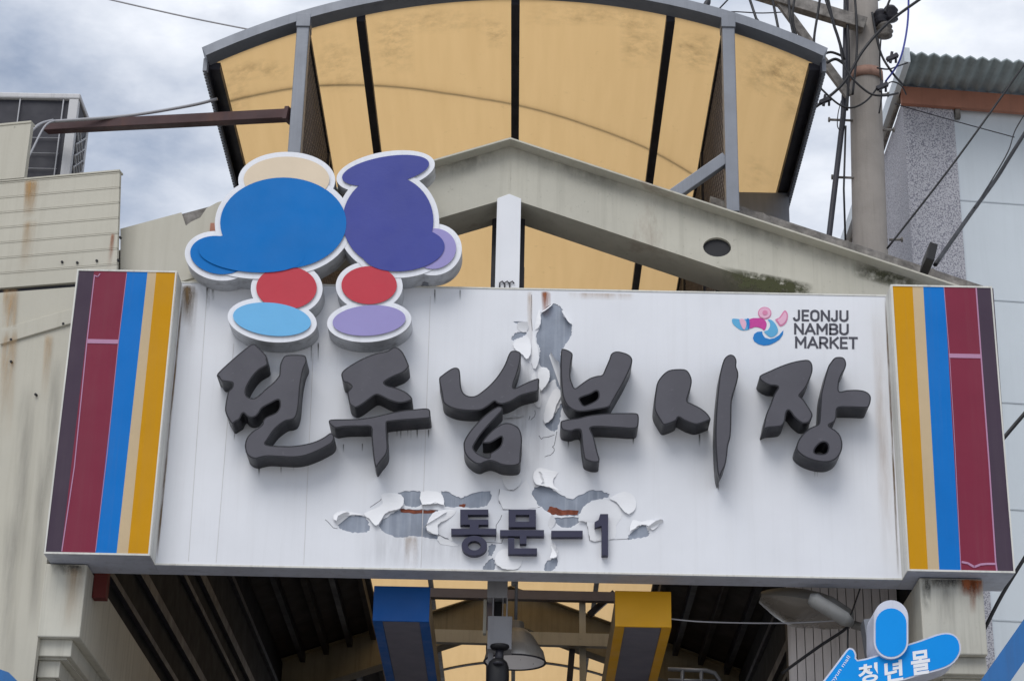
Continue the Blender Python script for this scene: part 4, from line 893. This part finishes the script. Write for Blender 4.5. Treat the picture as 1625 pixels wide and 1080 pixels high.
for q in ([(30,600),(60,600),(40,900),(12,900)], [(80,560),(100,560),(84,800),(64,800)], [(5,800),(30,800),(24,1080),(-4,1080)], [(60,700),(80,700),(60,1000),(40,1000)]): wst(q, 'grey', 0.28, 'blob')
for u, v in ((17, 538), (100, 513), (17, 573), (56, 625), (187, 412), (190, 376), (122, 416), (23, 202), (153, 413), (98, 415)):
    p = onwall(u, v, 0.012); MB().tube([p, p-wn*0.02], 0.009, 6).build('rivet', M['black'], lb)
# body behind the facade
MB().hexa([wp(2.6, 0, -0.06), wp(0.35, 0, -0.06), (-3.12, 3.2, 0), (-5.6, 3.2, 0), wp(2.6, ztop-0.15, -0.06), wp(0.35, ztop-0.15, -0.06), (-3.12, 3.2, ztop-0.15), (-5.6, 3.2, ztop-0.15)]).build('body', M['cream_wall'], lb)
# gable infill sheet between the wall and the cut-out sign, with torn corner
gi = thing('gable_sheet', 'pale sheet with a torn corner between the left cladding and the cut-out sign', 'cladding sheet', (-2.4, 0.1, 7.4))
YG = 0.10
MB().prism([px([(191,363),(288,337),(295,358),(303,352),(318,345),(328,330),(345,321),(420,300),(420,470),(191,470)], YG)], YG, YG+0.025).build('sheet', M['clad'], gi)
MB().prism([px([(192,366),(345,325),(345,372),(192,372)], YG+0.035)], YG+0.03, YG+0.035).build('underlay', M['flash'], gi)
MB().bar(at(282, 446, 0.04), at(345, 428, 0.04), 0.03, 0.03).build('edge_trim', M['clad'], gi)
p = at(338, 365, YG-0.01); MB().box(p.x-0.02, p.x+0.03, YG-0.02, YG-0.001, p.z-0.03, p.z+0.05).build('bracket', M['fascia'], gi)

# outdoor unit
ac = thing('outdoor_unit', 'air conditioner outdoor unit with wire guard at the upper left edge', 'air conditioner', (-3.9, 1.5, ztop-0.15))
YA = 1.35
a, c = at(126, 148, YA), at(-40, 290, YA); bl = at(96, 290, YA)
x1, z1 = a.x, a.z; x0 = x1-0.95; z0 = ztop-0.1; ysd = YA+0.42
MB().box(x0, x1-0.005, YA+0.035, ysd, z0, z1-0.05).build('body', M['ac_dark'], ac)
MB().box(x0-0.01, x1+0.01, YA, ysd+0.02, z1-0.05, z1).build('top', M['ac_white'], ac, 0.012)
MB().box(x1-0.075, x1, YA+0.005, YA+0.06, z0, z1-0.05).build('corner_post', M['ac_white'], ac, 0.006)
MB().box(x1-0.03, x1+0.004, ysd-0.05, ysd+0.005, z0, z1-0.05).build('corner_post', M['ac_white'], ac, 0.006)
for k in range(9): 
    z = z0+0.06+k*0.135; MB().tube([(x0, YA+0.015, z), (x1-0.11, YA+0.015, z)], 0.004, 5).build('guard_wire', M['grey_cable'], ac)
for k in range(4):
    x = x1-0.12-k*0.34; MB().tube([(x, YA+0.012, z0), (x, YA+0.012, z1-0.055)], 0.006, 5).build('guard_wire', M['grey_cable'], ac)
for k in range(14):
    for sg in (1, -1):
        y0_ = YA+0.07+0.0*k; za = z0+0.02+k*0.10; 
        zb_ = za+0.22*sg
        if min(za, zb_) < z0 or max(za, zb_) > z1-0.06: continue
        MB().bar((x1+0.006, YA+0.07, za), (x1+0.006, ysd-0.06, zb_), 0.012, 0.008).build('side_lattice', M['ac_white'], ac)
# brown tube from the left canopy post to the left building
tb = thing('brown_tube', 'brown square steel tube running from the left building to the canopy post', 'beam', (-2.8, 0.5, 8.9))
MB().bar(at(461, 183, 0.36), at(74, 203, 1.22), 0.08, 0.075).build('tube', M['brown_steel'], tb, 0.004)
MB().bar(at(461, 183, 0.36), at(455, 183.4, 0.372), 0.10, 0.10).build('end_plate', M['brown_steel'], tb)

# ------------------------------------------------------------------ right building
rb = thing('stucco_building', 'pale building with speckled stucco corner and corrugated eave at the right', 'building', (5, 6, 0))
kr = 0.11
cx_, cy_ = at(1432, 160, 5.0).x, 5.0; ze = at(1432, 160, 5.0).z
def rbp(s, dep, z): return Vector((cx_+s-0.0*dep, cy_+kr*s+dep, z))
def rslab(s0, s1, d0, d1, z0, z1): return [rbp(s0, d0, z0), rbp(s1, d0, z0), rbp(s1, d1, z0), rbp(s0, d1, z0), rbp(s0, d0, z1), rbp(s1, d0, z1), rbp(s1, d1, z1), rbp(s0, d1, z1)]
sW = at(1517, 200, 5.0).x-cx_
MB().hexa(rslab(0.0, sW, 0.0, 0.3, 0, ze)).build('stucco_wall', M['stucco'], rb)
MB().hexa(rslab(sW+0.002, 4.5, 0.04, 0.3, 0, ze)).build('front_wall', M['white_wall'], rb)
MB().hexa(rslab(0.004, 4.5, 0.302, 7.5, 0, ze)).build('side_wall', M['stucco'], rb)
MB().hexa(rslab(-0.02, 4.6, -0.06, -0.004, ze-0.06, ze+0.13)).build('fascia', M['fascia'], rb)
b = MB(); nc = 150; ov = -0.62
for j, d in ((0, ov), (1, 0.3)):
    for i in range(nc+1):
        s = -0.03+4.5*i/nc; q = rbp(s, d, ze+0.15+0.02*math.cos(i*math.pi/2*1.0)+(0.03 if j else 0.0)); b.v.append(q)
for i in range(nc): b.face((i, i+1, nc+2+i, nc+1+i), 0, True)
o = b.build('corrugated_eave', M['corr'], rb); sm_ = o.modifiers.new('solid', 'SOLIDIFY'); sm_.thickness = 0.02; sm_.offset = 1
MB().hexa(rslab(-0.09, -0.032, ov-0.02, 7.5, ze+0.05, ze+0.21)).build('verge_board', M['white_wall'], rb)
MB().hexa(rslab(-0.032, 0.0, 0.0, 7.5, ze+0.02, ze+0.10)).build('soffit', M['flash'], rb)
for zz in (ze-1.05, ze-2.1, ze-3.15, ze-4.2, ze-5.25): MB().hexa(rslab(sW+0.004, 4.4, 0.034, 0.041, zz, zz+0.012)).build('wall_joint', M['joint'], rb)
MB().hexa(rslab(sW+0.9, sW+0.915, 0.033, 0.041, 0.1, ze-0.1)).build('wall_joint', M['joint'], rb)
p = at(1517, 172, 5.0); MB().box(p.x, p.x+0.05, cy_-0.02+kr*sW, cy_+0.03+kr*sW, p.z-0.08, p.z+0.02).build('pipe_stub', M['flash'], rb)
aw = tag(MB().hexa([at(1552, 1085, -0.9), at(1640, 960, -0.9), at(1640, 960, -0.4), at(1552, 1085, -0.4), at(1600, 1085, -0.9), at(1640, 1028, -0.9), at(1640, 1028, -0.4), at(1600, 1085, -0.4)]).build('awning_edge', M['awning']), 'sloping blue awning edge at the lower right corner', 'awning', 'blue awning corners')
tag(MB().hexa([at(-30, 1100, -0.7), at(48, 1100, -0.7), at(48, 1100, -0.2), at(-30, 1100, -0.2), at(-30, 1050, -0.7), at(14, 1066, -0.7), at(14, 1066, -0.2), at(-30, 1050, -0.2)]).build('awning_edge', M['awning']), 'blue awning corner at the lower left edge', 'awning', 'blue awning corners')

# ------------------------------------------------------------------ utility pole
YP = 4.0
pt_, pb_ = at(1366, -60, YP), at(1381, 395, YP)
dz = (pb_-pt_)/(pb_.z-pt_.z)
pole = thing('utility_pole', 'concrete utility pole with step bolts behind the right end of the gable', 'utility pole', (pb_.x, YP, 0))
ptop = Vector((pt_.x, YP, pt_.z+1.2))
MB().tube([(pb_.x, YP, 0), (pb_.x, YP, pb_.z), (pt_.x+0.01, YP, pt_.z), (pt_.x, YP, ptop.z)], [0.20, 0.157, 0.138, 0.13], 28).build('shaft', M['conc'], pole)
zb1 = at(1372, 124, YP).z; xp = at(1374, 124, YP).x
MB().lathe([(0.148, -0.05), (0.160, -0.05), (0.160, 0.05), (0.147, 0.05)], (xp, YP, zb1), 28).build('steel_band', M['band'], pole)
for u, v, s in ((1317, 190, -1), (1322, 281, -1), (1417, 206, 1), (1430, 380, 1), (1408, 150, 1)):
    p = at(u, v, YP-0.05); z = p.z; x_in = xp+0.12*s
    sb = MB().tube([(x_in, YP-0.05, z-0.005), (p.x, YP-0.05, z)], 0.012, 7); sb.tube([(p.x, YP-0.05, z), (p.x+0.015*s, YP-0.05, z)], 0.025, 8); sb.build('step_bolt', M['flash'], pole)
MB().tube([at(1303, 480, YP-0.1), at(1316, 372, YP-0.1), at(1328, 270, YP-0.1), at(1338, 185, YP-0.1), at(1341, 130, YP-0.12), at(1343, -20, YP-0.14)], 0.026, 8).build('conduit', M['dark_steel'], pole)
MB().tube([at(1342, 395, YP-0.1), at(1339, 300, YP-0.1), at(1342, 200, YP-0.12)], 0.010, 6).build('earth_wire', M['black'], pole)
ca, cb_ = at(1215, -8, YP-0.2), at(1352, 34, YP-0.2)
MB().bar(ca+(ca-cb_)*0.25, cb_+(cb_-ca)*0.15, 0.10, 0.13).build('crossarm', M['flash'], pole, 0.006)
MB().bar(at(1236, 2, YP-0.2), at(1347, 152, YP-0.18), 0.05, 0.075).build('arm_brace', M['flash'], pole)
for u, v in ((1398, 28), (1404, 48), (1413, 22)):
    p = at(u, v, YP-0.15)
    MB().lathe([(0.0, 0.08), (0.05, 0.07), (0.075, 0.03), (0.04, 0.015), (0.08, -0.02), (0.045, -0.035), (0.07, -0.065), (0.03, -0.08), (0.0, -0.08)], p, 14).build('insulator', M['dark_steel'] if v != 48 else M['flash'], pole)
MB().bar(at(1385, 35, YP-0.1), at(1418, 30, YP-0.15), 0.04, 0.04).build('insulator_arm', M['dark_steel'], pole)

def cable(name, label, pts, r, m='black', grp=None, n=6):
    P = [at(u, v, y) for u, v, y in pts]; Q = []
    for i in range(len(P)-1):
        p0, p1, p2, p3 = P[max(i-1, 0)], P[i], P[i+1], P[min(i+2, len(P)-1)]
        for j in range(n):
            t = j/n; Q.append(0.5*(2*p1+(p2-p0)*t+(2*p0-5*p1+4*p2-p3)*t*t+(3*p1-p0-3*p2+p3)*t**3))
    Q.append(P[-1])
    return tag(MB().tube(Q, r, 6).build(name, M[m]), label, 'cable', grp or 'overhead cables')
for k, pts in enumerate(([(1180,-30,3.7),(1200,30,3.7),(1224,60,3.6),(1250,85,3.5)], [(1222,-20,3.7),(1236,50,3.65),(1248,90,3.6)], [(1250,-20,3.7),(1254,30,3.65),(1264,80,3.6),(1275,100,3.5)], [(1135,-20,3.7),(1125,0,3.7),(1112,25,3.7)], [(1155,0,3.7),(1128,28,3.65),(1118,45,3.6)])):
    t = thing('dropped_line', ('first', 'second', 'third', 'fourth', 'fifth')[k]+' dark line ending behind the canopy arch, counted '+'in the loop order' if False else ('dark line with a tapered clamp reaching the arch, left of the other two', 'dark line with a slim ribbed clamp between two thicker clamps above the arch', 'dark line with a tapered clamp nearest the utility pole', 'short dark clamp at the upper edge, left end of the row above the arch', 'thin dark line beside the short clamp at the upper edge')[k], 'cable', at(*pts[-1]), 'lines dropping behind the arch')
    P = [at(*q) for q in pts]
    MB().tube(P, 0.013 if k != 4 else 0.008, 6).build('line', M['black'], t)
    if k < 4:
        a, c = P[-2], P[-1]
        MB().tube([a, a.lerp(c, 0.15), a.lerp(c, 0.6), c], [0.025, 0.065, 0.075, 0.02] if k in (0, 2) else [0.02, 0.03, 0.032, 0.025], 8).build('clamp', M['dark_steel'], t)
cable('overhead_cable', 'thin wire crossing the sky at the upper left', [(150,-6,9),(300,28,9),(440,55,9),(500,62,9)], 0.010, 'grey_cable')
cable('overhead_cable', 'grey cable tied along the brown tube towards the canopy', [(80,193,1.05),(200,184,0.9),(300,168,0.75),(345,157,0.7)], 0.012, 'grey_cable')
cable('overhead_cable', 'pale cable drooping from the tube to the left edge, upper of two', [(84,191,1.03),(62,198,0.9),(40,220,0.7),(18,258,0.5),(-10,306,0.4)], 0.012, 'grey_cable')
cable('overhead_cable', 'pale cable drooping from the tube to the left edge, lower of two', [(86,192,1.02),(70,202,0.9),(46,248,0.7),(20,294,0.5),(-10,340,0.4)], 0.008, 'grey_cable')
cable('overhead_cable', 'thick black cable rising from the gable end past the pale wall', [(1484,420,1.0),(1540,340,2.0),(1580,285,2.6),(1605,245,2.8),(1640,190,3.0)], 0.017)
cable('overhead_cable', 'thin black cable close above the thick one at the right wall', [(1546,330,2.0),(1575,284,2.6),(1600,240,2.8),(1612,205,3.0),(1640,160,3.0)], 0.006)
cable('overhead_cable', 'straight thin black cable slanting across the stucco corner', [(1408,394,3.2),(1520,250,3.2),(1640,82,3.2)], 0.010)
cable('overhead_cable', 'black cable crossing in front of the pale wall beside the right striped panel', [(1585,704,2.5),(1612,672,2.5),(1640,640,2.5)], 0.018)
cable('overhead_cable', 'black cable slanting down behind the right pier to the lower edge', [(1560,1002,0.6),(1592,940,0.6),(1640,862,0.6)], 0.014)
cable('overhead_cable', 'thin line crossing the speckled stucco under the brown fascia', [(1420,165,4.7),(1500,188,4.7),(1610,218,4.7)], 0.005, 'dark_steel')
cable('overhead_cable', 'black service cable running from the upper right across the pole to a clamp', [(1470,-8,3.6),(1410,36,3.6),(1370,80,3.6),(1340,130,3.6),(1310,158,3.6),(1288,174,3.6)], 0.014)
cable('overhead_cable', 'violet cable curving down right of the pole from the upper edge', [(1442,-20,3.6),(1440,40,3.6),(1428,95,3.6),(1405,130,3.7)], 0.010, 'cut_indigo')
cable('overhead_cable', 'black jumper hanging from the insulators down to the stucco corner', [(1384,20,3.7),(1390,55,3.7),(1400,90,3.7),(1418,118,3.7),(1432,134,3.9)], 0.011)
cable('overhead_cable', 'black jumper looping below the steel band round the pole', [(1300,138,3.5),(1330,165,3.5),(1352,171,3.5),(1375,160,3.5),(1392,140,3.6)], 0.009)
cable('overhead_cable', 'black jumper sagging from the crossarm across the front of the pole', [(1310,0,3.5),(1330,60,3.5),(1342,110,3.5),(1375,145,3.5),(1400,152,3.5),(1425,148,3.8)], 0.010)
cable('overhead_cable', 'black jumper arching from the arch end up to the upper edge', [(1292,92,3.5),(1292,60,3.5),(1298,20,3.5),(1303,-15,3.5)], 0.013)
cable('overhead_cable', 'short black loop left of the pole, upper of two', [(1300,90,3.6),(1318,83,3.6),(1338,90,3.6)], 0.012)
cable('overhead_cable', 'short black loop left of the pole, lower of two', [(1312,100,3.6),(1326,94,3.6),(1340,102,3.6)], 0.014)
cable('overhead_cable', 'black riser cable running straight up the front of the pole', [(1353,150,3.7),(1360,70,3.72),(1356,-15,3.74)], 0.012)
cable('overhead_cable', 'thin wavy line reaching the crossarm from the left', [(1130,25,4.2),(1160,19,4.2),(1210,21,4.2),(1265,18,4.2)], 0.006, 'dark_steel')
for lab, pts, r in (('black cable sweeping from the crossarm brace down behind the arch end', [(1262,-10,3.6),(1258,30,3.6),(1268,70,3.6),(1285,96,3.6)], 0.012), ('dark cable dropping from the crossarm to the loops left of the pole', [(1312,-10,3.55),(1322,35,3.55),(1330,60,3.55),(1340,95,3.6)], 0.014),
        ('thin dark wire dangling in a narrow loop beside the upper left step bolt', [(1335,160,3.6),(1330,180,3.6),(1329,200,3.6),(1334,205,3.6),(1337,185,3.6)], 0.005), ('black wire crossing low from the pole to the eave of the right building', [(1392,108,3.6),(1410,110,3.8),(1425,105,4.2),(1440,100,4.3)], 0.008),
        ('black wire running down the right side of the pole from the insulators', [(1398,60,3.75),(1396,100,3.75),(1399,150,3.75),(1395,180,3.78)], 0.008), ('thin black wire from the pole band to the verge of the right building', [(1400,140,3.7),(1415,130,3.9),(1430,136,4.1),(1438,150,4.3)], 0.007),
        ('dark wire leaving the upper edge right of the insulators', [(1404,20,3.7),(1412,0,3.7),(1418,-15,3.7)], 0.012), ('long dark wire passing behind the pole top towards the right edge', [(1345,20,4.3),(1380,6,4.4),(1420,-10,4.5)], 0.010), ('black wire bundled with the riser on the left face of the pole', [(1344,175,3.75),(1347,110,3.76),(1345,40,3.78),(1340,-15,3.8)], 0.014)):
    cable('overhead_cable', lab, pts, r)
for u, v, lab in ((1310, 160, 'dark clamp on the service cable left of the pole'), (1416, 92, 'small dark connector hanging right of the pole'), (1400, 138, 'dark connector on the pole beside the steel band')):
    p = at(u, v, 3.58); tag(MB().bar(p+Vector((-0.05, 0, -0.02)), p+Vector((0.05, 0, 0.03)), 0.045, 0.035).bar(p+Vector((-0.02, 0, -0.05)), p+Vector((0.0, 0, 0.06)), 0.03, 0.025).tube([p+Vector((0.03, 0, -0.05)), p+Vector((0.035, 0, 0.05))], 0.012, 6).build('cable_clamp', M['dark_steel']), lab, 'clamp', 'cable clamps by the pole')
cable('arcade_wire', 'thin pale wire from the yellow end cap to the street lamp', [(1062,981,0.36),(1120,986,0.36),(1240,988,0.4),(1345,983,0.3)], 0.005, 'grey_cable')
cable('arcade_wire', 'black cable slanting across the inner siding boards', [(1240,1068,0.5),(1300,1025,0.4),(1338,1000,0.3),(1352,985,0.2)], 0.010)
cable('arcade_wire', 'thin black wire hanging beside the street lamp neck', [(1366,930,0.3),(1352,970,0.2),(1346,985,0.2),(1345,1060,0.2)], 0.006)
